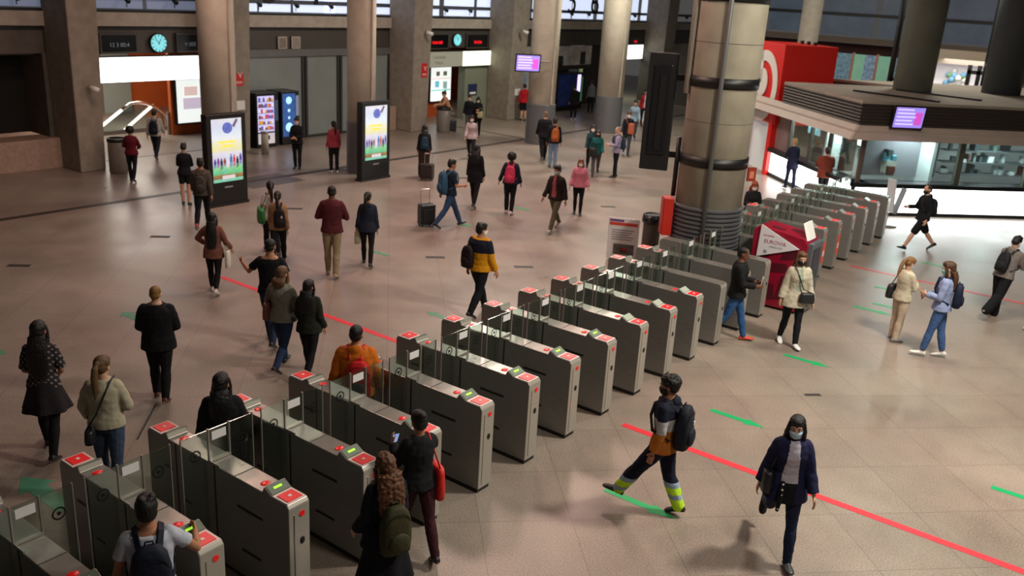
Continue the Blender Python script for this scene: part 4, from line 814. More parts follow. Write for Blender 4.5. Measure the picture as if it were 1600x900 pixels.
class Fig:
    def __init__(s, h=1.7, sex='f', lean=0, legs=((18, 5), (-20, 25)), arms=((-15, 8, 15), (15, 8, 20)), head=(0, 8), build=1.0, sit=0):
        # sides: index 0 = left (-x), 1 = right (+x); figure faces +y
        k = h/1.72; s.k = k; s.h = h; s.sex = sex; s.lean = math.radians(lean); s.b = build
        s.hw = (.085 if sex == 'm' else .09)*k; s.sw = (.168 if sex == 'm' else .146)*k*(.5+.5*build)
        s.spine = V(0, math.sin(s.lean), math.cos(s.lean)); s.fw = V(0, math.cos(s.lean), -math.sin(s.lean)); s.pel = V(0, 0, .93*k)
        s.leg = []; low = 9
        for i, (a, kb) in enumerate(legs):
            sx = (-1, 1)[i]; a = math.radians(a); kb = math.radians(kb)
            hp = s.pel+V(sx*s.hw, 0, -.03*k); kn = hp+V(sx*.005, math.sin(a), -math.cos(a))*.42*k
            a2 = a-kb; an = kn+V(-sx*.01, math.sin(a2), -math.cos(a2))*.40*k
            fp = max(-.9, min(.25, a2*.75 if a2 < 0 else a2*.6)); fd = V(sx*.12, math.cos(fp), math.sin(fp)).normalized(); fu = V(0, -math.sin(fp), math.cos(fp))
            heel = an-fd*.05*k-fu*.075*k; toe = an+fd*.17*k-fu*.075*k
            s.leg.append(dict(hp=hp, kn=kn, an=an, fd=fd, fu=fu, heel=heel, toe=toe)); low = min(low, heel.z, toe.z)
        s.dz = -low
        for L in s.leg:
            for q_ in ('hp', 'kn', 'an', 'heel', 'toe'): L[q_] = L[q_]+V(0, 0, s.dz)
        s.pel = s.pel+V(0, 0, s.dz)
        s.neck = s.tp(1.47); s.arm = []
        for i, A in enumerate(arms):
            sw, ab, el = A[:3]; tw = A[3] if len(A) > 3 else 0
            sx = (-1, 1)[i]; sh = s.tp(1.39)+V(sx*s.sw, 0, 0); sw, ab, el, tw = map(math.radians, (sw, ab, el, tw))
            d1 = V(sx*math.sin(ab), math.sin(sw)*math.cos(ab), -math.cos(sw)*math.cos(ab)); e_ = sh+d1*.28*k
            side = V(sx, 0, 0); fwd = (V(0, 1, 0)-d1*d1.y)
            fwd = fwd.normalized() if fwd.length > .1 else V(0, 0, 1)
            if fwd.z < 0 and sw > 1.2: pass
            inn = -side+d1*side.dot(d1); inn = inn.normalized() if inn.length > .1 else -side
            bend = (fwd*math.cos(tw)+inn*math.sin(tw)).normalized(); d2 = (d1*math.cos(el)+bend*math.sin(el)).normalized(); wr = e_+d2*.245*k
            n_ = (-side-d2*(-side).dot(d2)); n_ = n_.normalized() if n_.length > .2 else V(0, 0, -1)
            s.arm.append(dict(sh=sh, el=e_, wr=wr, d=d2, n=n_, w=d2.cross(n_), d1=d1, sx=sx))
        yaw, pit = math.radians(head[0]), math.radians(head[1]+lean*.6)
        s.HX = Matrix.Rotation(yaw, 3, 'Z') @ Matrix.Rotation(-pit, 3, 'X')
        s.hc = s.neck+V(0, math.sin(pit)*.03*k+.01*k, .125*k*math.cos(s.lean*.5)+.015*k)
    def tp(s, z): return s.pel+s.spine*(z-.93)*s.k
    def H(s, x, y, z): return s.hc+s.HX@(V(x, y, z)*s.k)
    def tring(s, z, a, b, yo=0, n=20, cx=0):
        c = s.tp(z)+s.fw*yo*s.k+V(cx*s.k, 0, 0)
        return [c+V(1, 0, 0)*math.cos(2*PI*i/n)*a*s.k+s.fw*math.sin(2*PI*i/n)*b*s.k for i in range(n)]
    def torso(s, mb, g=0.0, z0=.84, z1=1.5):
        B = s.b
        if s.sex == 'm': P = [(.83, .12, .085), (.90, .165, .11), (.98, .16, .108), (1.08, .15, .1), (1.18, .158, .108), (1.3, .178, .12), (1.38, .178, .108), (1.43, .13, .085), (1.47, .07, .065), (1.5, .06, .06)]
        else: P = [(.83, .12, .09), (.90, .175, .115), (.98, .165, .108), (1.08, .13, .09), (1.18, .135, .1), (1.28, .152, .122), (1.37, .155, .1), (1.43, .115, .078), (1.47, .055, .055), (1.5, .05, .052)]
        rs = [s.tring(z, a*B+g, b*B+g, .005 if 1.2 < z < 1.35 else 0) for z, a, b in P if z0-.001 <= z <= z1+.001]
        mb.rings(rs)
    def limb(s, mb, pts, rad): 
        mb.tube(pts, rad, 12)
        mb.ell(pts[0], (rad[0],)*3, 12, 7); mb.ell(pts[-1], (rad[-1],)*3, 12, 7)
    def legs(s, mb, g=0.0, end=1.0, flare=0.0):
        k = s.k; B = .5+.5*s.b
        for L in s.leg:
            R = [.088*B, .078*B, .056, .052, .058, .04]
            hp, kn, an = L['hp'], L['kn'], L['an']; pts = [hp, hp.lerp(kn, .45), kn.lerp(hp, .06), kn.lerp(an, .08), kn.lerp(an, .32), an]
            rr = [(r+g)*k for r in R]
            rr[2] += flare*.3*k; rr[3] += flare*.4*k; rr[4] += flare*.7*k; rr[5] += flare*k
            if end < 1:
                if end < .5: kk = end/.5; pts = [hp, hp.lerp(kn, .45*kk), hp.lerp(kn, .97*kk)]; rr = [rr[0], rr[1], rr[2]+.015]
                else: kk = (end-.5)/.5; pts = pts[:5]+[kn.lerp(an, max(.4, kk))]; rr = rr[:5]+[rr[4]+(rr[5]-rr[4])*kk]
            s.limb(mb, pts, rr)
    def sleeves(s, mb, g=0.0, end=1.0):
        k = s.k; B = .4+.6*s.b
        for A in s.arm:
            R = [.052*B+.004, .045*B, .037, .037, .026]; sh, el, wr = A['sh'], A['el'], A['wr']
            pts = [sh-V(A['sx']*.02*k, 0, .01*k), sh.lerp(el, .4), el, el.lerp(wr, .3), wr]; rr = [(r+g)*k for r in R]
            if end < .5: pts = pts[:1]+[sh.lerp(el, .45), sh.lerp(el, end*2)]; rr = [rr[0], rr[1]+.004, rr[1]+.008]
            elif end < 1: pts = pts[:4]+[el.lerp(wr, (end-.5)*2)]; rr = rr[:4]+[rr[3]]
            mb.tube(pts, rr, 12); mb.ell(pts[0], (rr[0],)*3, 12, 7); mb.ell(el if len(pts) > 3 else pts[0], (rr[2] if len(pts) > 3 else rr[0],)*3, 12, 7)
    def hand(s, mb, A, grip=25):
        k = s.k*.98; wr, d, n, w = A['wr'], A['d'], A['n'], A['w']
        mb.tube([wr-d*.03*k, wr+d*.02*k], [.024*k, .022*k], 10)
        c = wr+d*.055*k; X = Matrix((w, n, d)).transposed(); mb.ell(c, (.038*k, .017*k, .052*k), 14, 9, X=X)
        mb.obox(c+d*.01*k, w*.034*k, n*.012*k, d*.032*k)
        g = math.radians(grip); fr = .0088*k
        for j, (off, ln) in enumerate(((-.027, .066), (-.009, .075), (.009, .07), (.027, .056))):
            p0 = wr+d*.09*k+w*off*k*1.05; da = (d*math.cos(g*.6)+n*math.sin(g*.6)+w*off*2).normalized(); db = (d*math.cos(g*1.7)+n*math.sin(g*1.7)+w*off*2).normalized()
            p1 = p0+da*ln*.5*k; p2 = p1+db*ln*.5*k; mb.tube([p0-d*.02*k, p0, p1, p2], [fr*1.05, fr*1.05, fr, fr*.85], 8); mb.ell(p2, (fr*.85,)*3, 8, 5)
        sg = -1
        t0 = wr+d*.03*k+w*sg*.026*k; t1 = t0+(d*.6+w*sg*.7+n*.4).normalized()*.036*k; t2 = t1+(d*.85+w*sg*.25+n*.45).normalized()*.03*k
        mb.tube([t0, t1, t2], [.013*k, .0105*k, .009*k], 8); mb.ell(t2, (.009*k,)*3, 8, 5)
    def foot(s, mb, L, g=0.0):
        k = s.k; fd, fu = L['fd'], L['fu']; sd = fd.cross(fu).normalized(); an = L['an']; X = Matrix((sd, fd, fu)).transposed()
        rs = []
        for t, hw, ht in ((-.075, .022, .05), (-.06, .033, .075), (-.02, .036, .085), (.04, .040, .07), (.1, .046, .05), (.15, .042, .038), (.18, .028, .028), (.19, .012, .018)):
            hw = (hw+g)*k; ht = (ht+g)*k; c = an+fd*t*k-fu*.075*k
            rs.append([c+sd*hw*math.cos(a)*(1 if math.sin(a) > -.2 else .95)+fu*(ht*.5+ht*.5*math.sin(a)*(1)) for a in [2*PI*i/14 for i in range(14)]])
        mb.rings(rs); mb.tube([an-fu*.03*k, an+fu*.03*k], [(.036+g)*k, (.036+g)*k], 10)
    def headm(s, mb):
        k = s.k; P = [(-.118, .022, .028, .035), (-.108, .038, .05, .028), (-.085, .052, .07, .018), (-.05, .063, .086, .008), (-.01, .072, .094, .001), (.03, .076, .097, -.004), (.065, .072, .092, -.008), (.092, .058, .074, -.01), (.108, .036, .046, -.01), (.114, .012, .018, -.01)]
        mb.rings([[s.H(a*math.cos(t), b*math.sin(t)+yo, z) for t in [2*PI*i/24 for i in range(24)]] for z, a, b, yo in P])
        mb.tube([s.H(0, .088, .012), s.H(0, .1, -.012), s.H(0, .112, -.034), s.H(0, .095, -.042)], [.009*k, .011*k, .014*k, .01*k], 8)       # nose
        for sx in (-1, 1):
            mb.ell(s.H(sx*.077, -.006, -.012), (.010*k, .02*k, .032*k), 10, 7, X=s.HX); mb.tube([s.H(sx*.012, .096, .028), s.H(sx*.05, .078, .027)], [.009*k, .008*k], 6)
            mb.ell(s.H(sx*.014, .098, -.036), (.009*k, .009*k, .008*k), 8, 5)
        mb.ell(s.H(0, .09, -.068), (.024*k, .01*k, .006*k), 10, 5, X=s.HX); mb.ell(s.H(0, .089, -.078), (.02*k, .01*k, .007*k), 10, 5, X=s.HX); mb.ell(s.H(0, .075, -.103), (.022*k, .018*k, .014*k), 10, 5, X=s.HX)
        mb.tube([s.tp(1.42), s.neck+s.spine*.02, s.H(0, -.015, -.06)], [.06*k, .054*k, .052*k], 14)
    def body_mesh(s, name, skin, near):
        mb = MB(); s.torso(mb); s.legs(mb); s.sleeves(mb)
        for A in s.arm: s.hand(mb, A, A.get('grip', 25))
        for L in s.leg: s.foot(mb, L, -.004)
        s.headm(mb)
        lip = mat('lip', '#9c5a50', .45); Rt = np.array(s.HX.transposed()); hc = np.array(s.hc)
        def paint(c):
            l = (c-hc)@Rt.T/s.k
            m_ = (np.abs(l[:, 0]) < .025) & (l[:, 1] > .088) & (l[:, 2] < -.058) & (l[:, 2] > -.086)
            return m_*1
        return fuse(mb, name, [skin, lip], .0075 if near else .0105, 2, paint)
    # ---- hair styles
    def hair(s, style, near):
        mb = MB(); k = s.k; E = lambda x, y, z, a, b, c: mb.ell(s.H(x, y, z), (a*k, b*k, c*k), 16, 10, X=s.HX)
        if style == 'hat': return None
        if style == 'buzz': E(0, -.012, .036, .08, .1, .083); E(0, -.05, -.02, .07, .055, .06)
        else: E(0, -.014, .038, .087, .105, .09); E(0, -.045, -.01, .08, .07, .078); E(0, .02, .075, .072, .08, .052)
        d = 0
        if style == 'short':
            for i in range(14):
                a = random.uniform(0, 2*PI); E(.05*math.cos(a), -.01+.06*math.sin(a), .1+random.uniform(-.02, .015), .03, .03, .022)
            E(0, .05, .09, .06, .035, .025)
        if style in ('long', 'verylong', 'longcurl', 'bob'):
            dn = V(0, 0, -1); bk = -s.fw; L_ = {'long': .34, 'verylong': .5, 'longcurl': .42, 'bob': .13}[style]; bb = s.H(0, -.06, -.03); wd = .096 if style != 'longcurl' else .12
            rs = []
            for t in [0, .12, .25, .45, .65, .85, 1.0]:
                c = bb+dn*(.02+L_*t)+bk*(.02+.05*min(1, t*3))*k+s.spine*0; a = wd*(1+.18*math.sin(t*PI))*(1 if t < .9 else .75)*k; b = (.058 if style != 'longcurl' else .075)*(1-.3*t)*k
                rs.append([c+V(1, 0, 0)*a*math.cos(u)+s.fw*b*math.sin(u) for u in [2*PI*i/16 for i in range(16)]])
            mb.rings(rs)
            for sx in (-1, 1):
                mb.tube([s.H(sx*.07, .02, .06), s.H(sx*.085, .03, -.03), s.H(sx*.088, .02, -.1), s.H(sx*.085, .0, -.15)+dn*.03, s.H(sx*.085, .0, -.15)+dn*min(.2, L_*.5)], [.02*k, .024*k, .026*k, .026*k, .012*k], 8)
            d = .004 if style != 'longcurl' else .016
        if style == 'ponytail':
            E(0, -.12, .03, .035, .03, .035); mb.tube([s.H(0, -.12, .03), s.H(0, -.16, -.02), s.H(0, -.16, -.12), s.H(0.01, -.14, -.25), s.H(.015, -.13, -.36)], [.026*k, .036*k, .04*k, .034*k, .012*k], 10)
        if style == 'bun': E(0, -.1, .075, .045, .045, .045)
        if style in ('curly', 'bigcurly'):
            R_ = .02 if style == 'curly' else .05
            for i in range(60 if style == 'curly' else 90):
                u = random.uniform(0, 2*PI); v = random.uniform(-.2 if style == 'curly' else -.75, 1)
                x, y, z = math.cos(u)*math.sqrt(1-v*v if abs(v) < 1 else 0), math.sin(u)*math.sqrt(max(0, 1-v*v)), v
                if y > .55 and z < .45: continue
                E(x*(.075+R_*.5), -.02+y*(.085+R_*.4)-R_*.2, .03+z*(.085+R_*.4), .022+R_*.3, .022+R_*.3, .022+R_*.3)
        if style == 'afro': E(0, -.03, .04, .125, .12, .12)
        return fuse(mb, 'hair', hairm(s.haircol), .008 if near else .011, 2, disp=d, dscale=35)
def band_paint(bands, F_, axis='z', extra=None):
    "bands: list of (lower height, material index) sorted upward; heights along the spine in body units"
    def p(c):
        z = (c[:, 2]-F_.dz)/F_.k; out = np.zeros(len(c))
        for lo, mi in bands: out[z >= lo] = mi
        if extra is not None: out = extra(c, z, out)
        return out
    return p
SK = {'l': '#c99a80', 'm': '#a97455', 'd': '#6b4330', 'k': '#4a2c20'}
def person(loc, rel, label, h=1.7, sex='f', skin='l', hair='long', hc='#120e0d', top=None, bottom=None, shoes='#1a1a1c', mask=None, near=False, extras=(), **pose):
    """top: dict(c=colour or list, end=sleeve length 0..1, hem=z, g=thickness, open=shirt colour, bands=[...])  bottom: dict(kind, c, end, flare)"""
    F_ = Fig(h=h, sex=sex, **pose); F_.haircol = hc; k = F_.k
    t = thing('person', (loc[0], loc[1], 0), label, 'person', rz=math.radians(126+rel-90)); sk = skinm(SK[skin])
    grips = pose.get('arms')
    body = link('body', F_.body_mesh('body', sk, near), t)
    vx = .010 if near else .014
    # trousers / skirt
    bt = dict(kind='trousers', c='#17181c', end=1.0, flare=0.0); bt.update(bottom or {})
    cm = [cloth(c) for c in (bt['c'] if isinstance(bt['c'], list) else [bt['c']])]
    if bt['kind'] in ('trousers', 'shorts'):
        mb = MB(); g = bt.get('g', .012); F_.legs(mb, g, bt['end'], bt['flare']); F_.torso(mb, g-.002, .83, 1.0)
        pt = None
        if 'bands' in bt: pt = band_paint(bt['bands'], F_)
        if 'paint' in bt: pt = bt['paint'](F_)
        link(bt['kind'], fuse(mb, bt['kind'], cm, vx, 3, pt, disp=.004, dscale=22), t)
    else:   # skirt: cone around the legs
        mb = MB(); zl = bt.get('hem', .5); kn = (F_.leg[0]['kn']+F_.leg[1]['kn'])/2; rs = []
        for u in (0, .15, .4, .7, 1.0):
            z = 1.02+(zl-1.02)*u; c = F_.tp(max(z, .9)); c = V(0, c.y+(kn.y-F_.pel.y)*max(0, u-.3)*.8, (z)*k+F_.dz*.6); a = (.15+(bt.get('w', .12))*u)*k; b = (.12+(bt.get('w', .12)*.9)*u)*k
            rs.append([c+V(a*math.cos(q_)*(1+.06*math.sin(q_*7)*u), b*math.sin(q_)*(1+.06*math.sin(q_*7)*u), 0) for q_ in [2*PI*i/40 for i in range(40)]])
        mb.rings(rs); link('skirt', fuse(mb, 'skirt', cm, vx, 2), t)
        if bt.get('under'): mb = MB(); F_.legs(mb, .008, 1.0); link('leggings', fuse(mb, 'leggings', cloth(bt['under']), vx, 2), t)
    # shoes
    for L in F_.leg:
        mb = MB(); F_.foot(mb, L, .005); sh = fuse(mb, 'shoe', [mat('shoe_'+shoes, shoes, .5), mat('sole_white', '#b8b4ae', .6)], .009, 2, (lambda c, L=L: ((c-np.array(L['an']))@np.array(L['fu'])/k < -.065)*(1 if bt.get('sole', True) else 0)))
        link('shoe', sh, t)
    # upper garment(s)
    tp = dict(c='#222428', end=.97, hem=.86, g=.018, name='jacket'); tp.update(top or {})
    cols = tp['c'] if isinstance(tp['c'], list) else [tp['c']]; cm = [cloth(c) for c in cols]
    mb = MB(); g = tp['g']; F_.torso(mb, g, .9, 1.43 if tp.get('collar') is False else 1.47); F_.sleeves(mb, g*.75, tp['end'])
    hem = tp['hem']
    if hem < .9:
        rs = []; fl_ = tp.get('flare', .02)
        for u in (0, .5, 1):
            z = .98+(hem-.98)*u; c = F_.tp(z) if z > .8 else V(0, F_.tp(.8).y, z*k+F_.dz); a = ((.17 if sex == 'f' else .165)*F_.b+g+fl_*u)*k; b = (.115*F_.b+g+fl_*u)*k
            rs.append([c+V(1, 0, 0)*a*math.cos(q_)+F_.fw*b*math.sin(q_) for q_ in [2*PI*i/24 for i in range(24)]])
        mb.rings(rs)
    else:
        F_.torso(mb, g, .9, 1.1)
    if tp.get('collar', True): mb.rings([F_.tring(1.42, .1, .085, 0), F_.tring(1.475, .068, .07, .0)])
    if tp.get('hood'): mb.ell(F_.tp(1.44)-F_.fw*.085*k, (.095*k, .05*k, .07*k), 14, 8)
    pt = band_paint(tp['bands'], F_) if 'bands' in tp else None
    if 'paint' in tp: pt = tp['paint'](F_)
    if tp.get('open'):   # inner shirt shown down the open front
        si = len(cm); cm = cm+[cloth(tp['open'])]+([cloth(tp['open2'])] if tp.get('open2') else []); wd = tp.get('openw', .05); zb = tp.get('openz', .9)
        fwv = np.array(F_.fw)
        def pt(c, base=pt):
            out = base(c) if base else np.zeros(len(c)); r_ = (c-np.array(F_.pel)); f_ = r_@fwv/k; z = (c[:, 2]-F_.dz)/k
            out[(np.abs(c[:, 0])/k < wd*(.6+.4*np.clip((1.45-z)*2.5, 0, 1))) & (f_ > .05) & (z > zb) & (z < 1.47)] = si
            if tp.get('open2'): out[(np.abs(c[:, 0])/k < wd*.9) & (f_ > .05) & (z <= zb)] = si+1
            return out
    j = link(tp['name'], fuse(mb, tp['name'], cm, vx, 3, pt, disp=.006, dscale=16), t)
    hm = F_.hair(hair, near)
    if hm: link('hair', hm, t)
    # eyes and brows where a face shows
    if near or 90 < abs(((rel+180) % 360)-180)+abs(pose.get('head', (0, 0))[0]):
        for sx in (-1, 1):
            e = MB(); e.ell(F_.H(sx*.031, .087, .006), (.013*k, .009*k, .007*k), 12, 7, X=F_.HX); eo = link('eye', e.mesh('eye', mat('eye_white', '#d8d4cf', .3), True), t)
            p = MB(); p.ell(F_.H(sx*.031, .094, .006), (.006*k, .004*k, .006*k), 10, 5, X=F_.HX); link('iris', p.mesh('iris', mat('iris_dark', '#20120c', .2), True), eo)
            b_ = MB(); b_.tube([F_.H(sx*.014, .1, .027), F_.H(sx*.032, .095, .032), F_.H(sx*.05, .083, .026)], [.0035*k, .0045*k, .003*k], 6); link('eyebrow', b_.mesh('eyebrow', hairm(hc), True), t)
    if mask:
        mb = MB(); n = 22; rs = []
        for z, a, b, yo in ((-.115, .03, .035, .04), (-.1, .05, .066, .034), (-.075, .062, .087, .026), (-.05, .071, .1, .018), (-.03, .074, .107, .012), (-.018, .074, .102, .006)):
            out_ = [F_.H(a*math.sin(q_), max(-.03, b*math.cos(q_))+yo, z) for q_ in [(-1.65+3.3*i/(n-1)) for i in range(n)]]; inn_ = [F_.H(a*.93*math.sin(q_), max(-.03, b*.93*math.cos(q_))+yo, z) for q_ in [(1.65-3.3*i/(n-1)) for i in range(n)]]
            rs.append(out_+inn_)
        mb.rings(rs); mk = link('face_mask', mb.mesh('face_mask', mat('mask_'+mask, mask, .7), True), t)
        lp = MB()
        for sx in (-1, 1):
            lp.tube([F_.H(sx*.072, .02, -.03), F_.H(sx*.085, -.01, .0), F_.H(sx*.08, -.028, -.02)], .0022, 5); lp.tube([F_.H(sx*.06, .03, -.09), F_.H(sx*.08, -.01, -.06), F_.H(sx*.08, -.028, -.02)], .0022, 5)
        link('ear_loop', lp.mesh('ear_loop', mat('mask_'+mask, mask, .7)), mk)
    t['_'] = 0; del t['_']
    return t, F_
def attach(t, F_):
    "world matrix of a figure"
    return Matrix.Translation(t.location) @ Matrix.Rotation(t.rotation_euler.z, 4, 'Z')
def backpack(tf, c, label, size=1.0, straps=True, pocket=None, strap_c=None, off=(0, 0), logo=None, side=0):
    t, F_ = tf; k = F_.k; W_ = attach(t, F_); g = thing('backpack', t.location, label, 'backpack', rz=t.rotation_euler.z)
    m = cloth(c, .7); back = -F_.fw; ctr = F_.tp(1.17+off[1])+back*(.19+.02)*k+V(side*k, 0, 0)+V(off[0], 0, 0)
    X = Matrix((V(1, 0, 0), F_.fw, F_.spine)).transposed()
    mb = MB(); rs = []
    for z, a, b in ((-.24, .10, .05), (-.22, .135, .075), (-.1, .145, .085), (.05, .142, .08), (.16, .12, .065), (.22, .08, .045), (.235, .04, .03)):
        ring = []
        for i in range(20):
            q_ = 2*PI*i/20; cx_, cy_ = math.cos(q_), math.sin(q_); sx = abs(cx_)**.6*(1 if cx_ > 0 else -1); sy = abs(cy_)**.6*(1 if cy_ > 0 else -1); ring.append(ctr+X@(V(sx*a, sy*b, z)*k*size))
        rs.append(ring)
    mb.rings(rs); o = link('bag_body', mb.mesh('bag_body', m, True), g)
    mb = MB(); mb.ell(ctr+X@(V(0, -.085, -.1)*k*size), (.105*k*size, .035*k*size, .1*k*size), 16, 9, X=X); link('front_pocket', mb.mesh('front_pocket', cloth(pocket or c, .7), True), g)
    mb = MB(); mb.tube([ctr+X@(V(-.03, .03, .22)*k*size), ctr+X@(V(-.025, .02, .26)*k*size), ctr+X@(V(.025, .02, .26)*k*size), ctr+X@(V(.03, .03, .22)*k*size)], .008, 6); link('top_handle', mb.mesh('top_handle', m), g)
    mb = MB(); mb.tube([ctr+X@(V(math.cos(q_)*.128, -.045-.03*math.sin(q_), .02+.17*math.sin(q_))*k*size) for q_ in [PI*i/10 for i in range(11)]], .004, 5); link('zip', mb.mesh('zip', mat('zip_dark', '#2b2b2e', .3, .5)), g)
    if straps:
        for sx in ((-1, 1) if side == 0 else (1,)):
            mb = MB(); s_ = F_.sw*.55; B = F_.b
            pts = [F_.tp(1.36)+back*.15*k+V(sx*s_*.8, 0, 0), F_.tp(1.455)+back*.07*k+V(sx*s_, 0, 0), F_.tp(1.47)+V(sx*s_*1.05, 0, 0)+F_.fw*.02*k, F_.tp(1.40)+F_.fw*.125*k*B+V(sx*s_*1.05, 0, 0), F_.tp(1.25)+F_.fw*.155*k*B+V(sx*s_*1.15, 0, 0), F_.tp(1.1)+F_.fw*.1*k+V(sx*(.15*B+.02)*k, 0, 0), F_.tp(1.02)+back*.1*k+V(sx*(.15*B)*k, 0, 0)]
            for a_, b_ in zip(pts[:-1], pts[1:]):
                d = b_-a_; mid = (a_+b_)/2; nrm_ = V(sx*.05, 0, 0)+(mid-F_.tp(1.25)); nrm_ = (nrm_-d.normalized()*nrm_.dot(d.normalized())).normalized(); mb.obox(mid, d*.54, d.normalized().cross(nrm_)*.024*k, nrm_*.006)
            link('shoulder_strap', mb.mesh('shoulder_strap', cloth(strap_c or c, .7)), g)
    if logo: MB().obox(ctr+X@(V(.06, -.08, .04)*k*size), X@V(.018, 0, 0), X@V(0, .006, 0), X@V(0, 0, .022)).obj('logo_patch', mat('patch_'+logo, logo, .6), g)
    return g
def handbag(tf, c, label, pos, size=(.16, .06, .12), strap=None, name='handbag', cat='handbag', rough=.5, cross=False):
    "pos: local point of the bag centre; strap: list of local points"
    t, F_ = tf; g = thing(name, t.location, label, cat, rz=t.rotation_euler.z); k = F_.k; m = mat('bag_%s' % c, c, rough, var=.1, scale=14, bump=.2, bscale=25)
    p = Vector(pos); mb = MB(); rs = []
    for z, a in ((-1, .86), (-.9, 1), (-.2, 1.02), (.6, .93), (.95, .85), (1, .6)):
        rs.append([p+V(size[0]*a*(abs(math.cos(q_))**.6)*(1 if math.cos(q_) > 0 else -1), size[1]*a*(abs(math.sin(q_))**.7)*(1 if math.sin(q_) > 0 else -1), size[2]*z) for q_ in [2*PI*i/20 for i in range(20)]])
    mb.rings(rs); link('bag_body', mb.mesh('bag_body', m, True), g)
    if strap: mb = MB(); mb.tube([p+V(-size[0]*.7, 0, size[2]*.9)]+[Vector(s_) for s_ in strap]+[p+V(size[0]*.7, 0, size[2]*.9)], .009, 7); link('strap', mb.mesh('strap', m, True), g)
    else: mb = MB(); mb.tube([p+V(-size[0]*.5, 0, size[2]*.9), p+V(-size[0]*.35, 0, size[2]*1.9), p+V(size[0]*.35, 0, size[2]*1.9), p+V(size[0]*.5, 0, size[2]*.9)], .008, 7); link('handle', mb.mesh('handle', m, True), g)
    return g
def crossbag(tf, c, label, side=1, size=(.12, .05, .09), z=.92, front=True, shoulder=None):
    t, F_ = tf; k = F_.k; s_ = -side; fy = 1 if front else -1
    pos = F_.tp(z)+V(side*.13*k, 0, 0)+F_.fw*fy*.19*k*F_.b
    sh = F_.tp(1.47)+V(s_*.1*k, 0, 0)
    strap = [F_.tp(1.1)+F_.fw*fy*.16*k*F_.b+V(side*.06*k, 0, 0), F_.tp(1.3)+F_.fw*fy*.16*k*F_.b+V(s_*.03*k, 0, 0), sh+F_.fw*fy*.08*k, sh+F_.fw*(-fy)*.08*k, F_.tp(1.3)-F_.fw*fy*.155*k*F_.b+V(s_*.03*k, 0, 0), F_.tp(1.1)-F_.fw*fy*.14*k*F_.b+V(side*.08*k, 0, 0), F_.tp(1.0)+V(side*.2*k*F_.b, 0, 0)]
    return handbag(tf, c, label, pos, size, strap, name='crossbody_bag', cat='bag')
def shoulderbag(tf, c, label, side=1, size=(.05, .17, .15), z=.98, rough=.5, name='shoulder_bag'):
    t, F_ = tf; k = F_.k; A = F_.arm[0 if side < 0 else 1]; sh = A['sh']
    pos = F_.tp(z)+V(side*(F_.sw+.07*k), 0, 0); sx = V(-side*.05*k, 0, .075*k)
    g = handbag(tf, c, label, pos, size, None, name=name, cat='bag', rough=rough)
    for ch in list(g.children):
        if ch.name.startswith('handle'): bpy.data.objects.remove(ch)
    mb = MB(); mb.tube([pos+V(0, -size[1]*.6, size[2]*.9), sh+sx+V(0, -.07*k, -.03), sh+sx+V(0, -.02*k, .012), sh+sx+V(0, .04*k, .0), pos+V(0, size[1]*.6, size[2]*.9)], .009, 7); link('strap', mb.mesh('strap', mat('bag_%s' % c, c, rough), True), g)
    return g
def phone(tf, i, label, lit=True):
    t, F_ = tf; A = F_.arm[i]; k = F_.k; g = thing('phone', t.location, label, 'phone', rz=t.rotation_euler.z)
    c = A['wr']+A['d']*.09*k+A['n']*.035*k; up = V(0, -.45, .9).normalized(); r_ = V(1, 0, 0); n_ = up.cross(r_)
    MB().obox(c, r_*.036, up*.074, n_*.004).obj('case', BLACK, g); MB().obox(c+n_*(-.0055)*(1 if n_.y > 0 else -1), r_*.032, up*.068, n_*.001).obj('screen', mat('phone_screen', '#7f9fd8', .2, emit='#8aa8e0', estr=.8, var=.6, scale=40) if lit else mat('phone_dark', '#15161a', .1), g)
    return g
def suitcase(loc, rz, c, label, h=.55, handle=.45):
    g = thing('suitcase', (loc[0], loc[1], 0), label, 'suitcase', rz=rz); m = mat('case_'+c, c, .45, bump=.1)
    MB().box(-.2, .2, -.12, .12, .05, h).obj('shell', m, g, bevel=.03); MB().box(-.15, .15, -.14, -.12, .12, h-.1).obj('pocket', m, g, bevel=.008)
    mb = MB(); mb.tube([(-.12, .09, h), (-.12, .1, h+handle), (.12, .1, h+handle), (.12, .09, h)], .01, 8); mb.obj('pull_handle', CHROME, g)
    for x in (-.15, .15): 
        for y in (-.08, .08): MB().cyl((x-.015, y, .025), (x+.015, y, .025), .025, n=12).obj('wheel', BLACK, g)
    return g
W1 = dict(legs=((22, 6), (-22, 28)), arms=((-18, 7, 12), (16, 7, 22)))     # striding, left leg forward
W2 = dict(legs=((-22, 28), (22, 6)), arms=((16, 7, 22), (-18, 7, 12)))
S1 = dict(legs=((3, 3), (-3, 3)), arms=((2, 8, 12), (2, 8, 12)))           # standing
SP = dict(legs=((3, 3), (-3, 3)), arms=((15, 8, 75, 35), (15, 8, 95, 35)), head=(0, 28))   # standing, looking at a phone
def T(c, **k): d = dict(c=c); d.update(k); return d
def Bt(c, kind='trousers', **k): d = dict(c=c, kind=kind); d.update(k); return d
def P(*a, pose=W1, **k):
    d = dict(pose); d.update(k); return person(*a, **d)
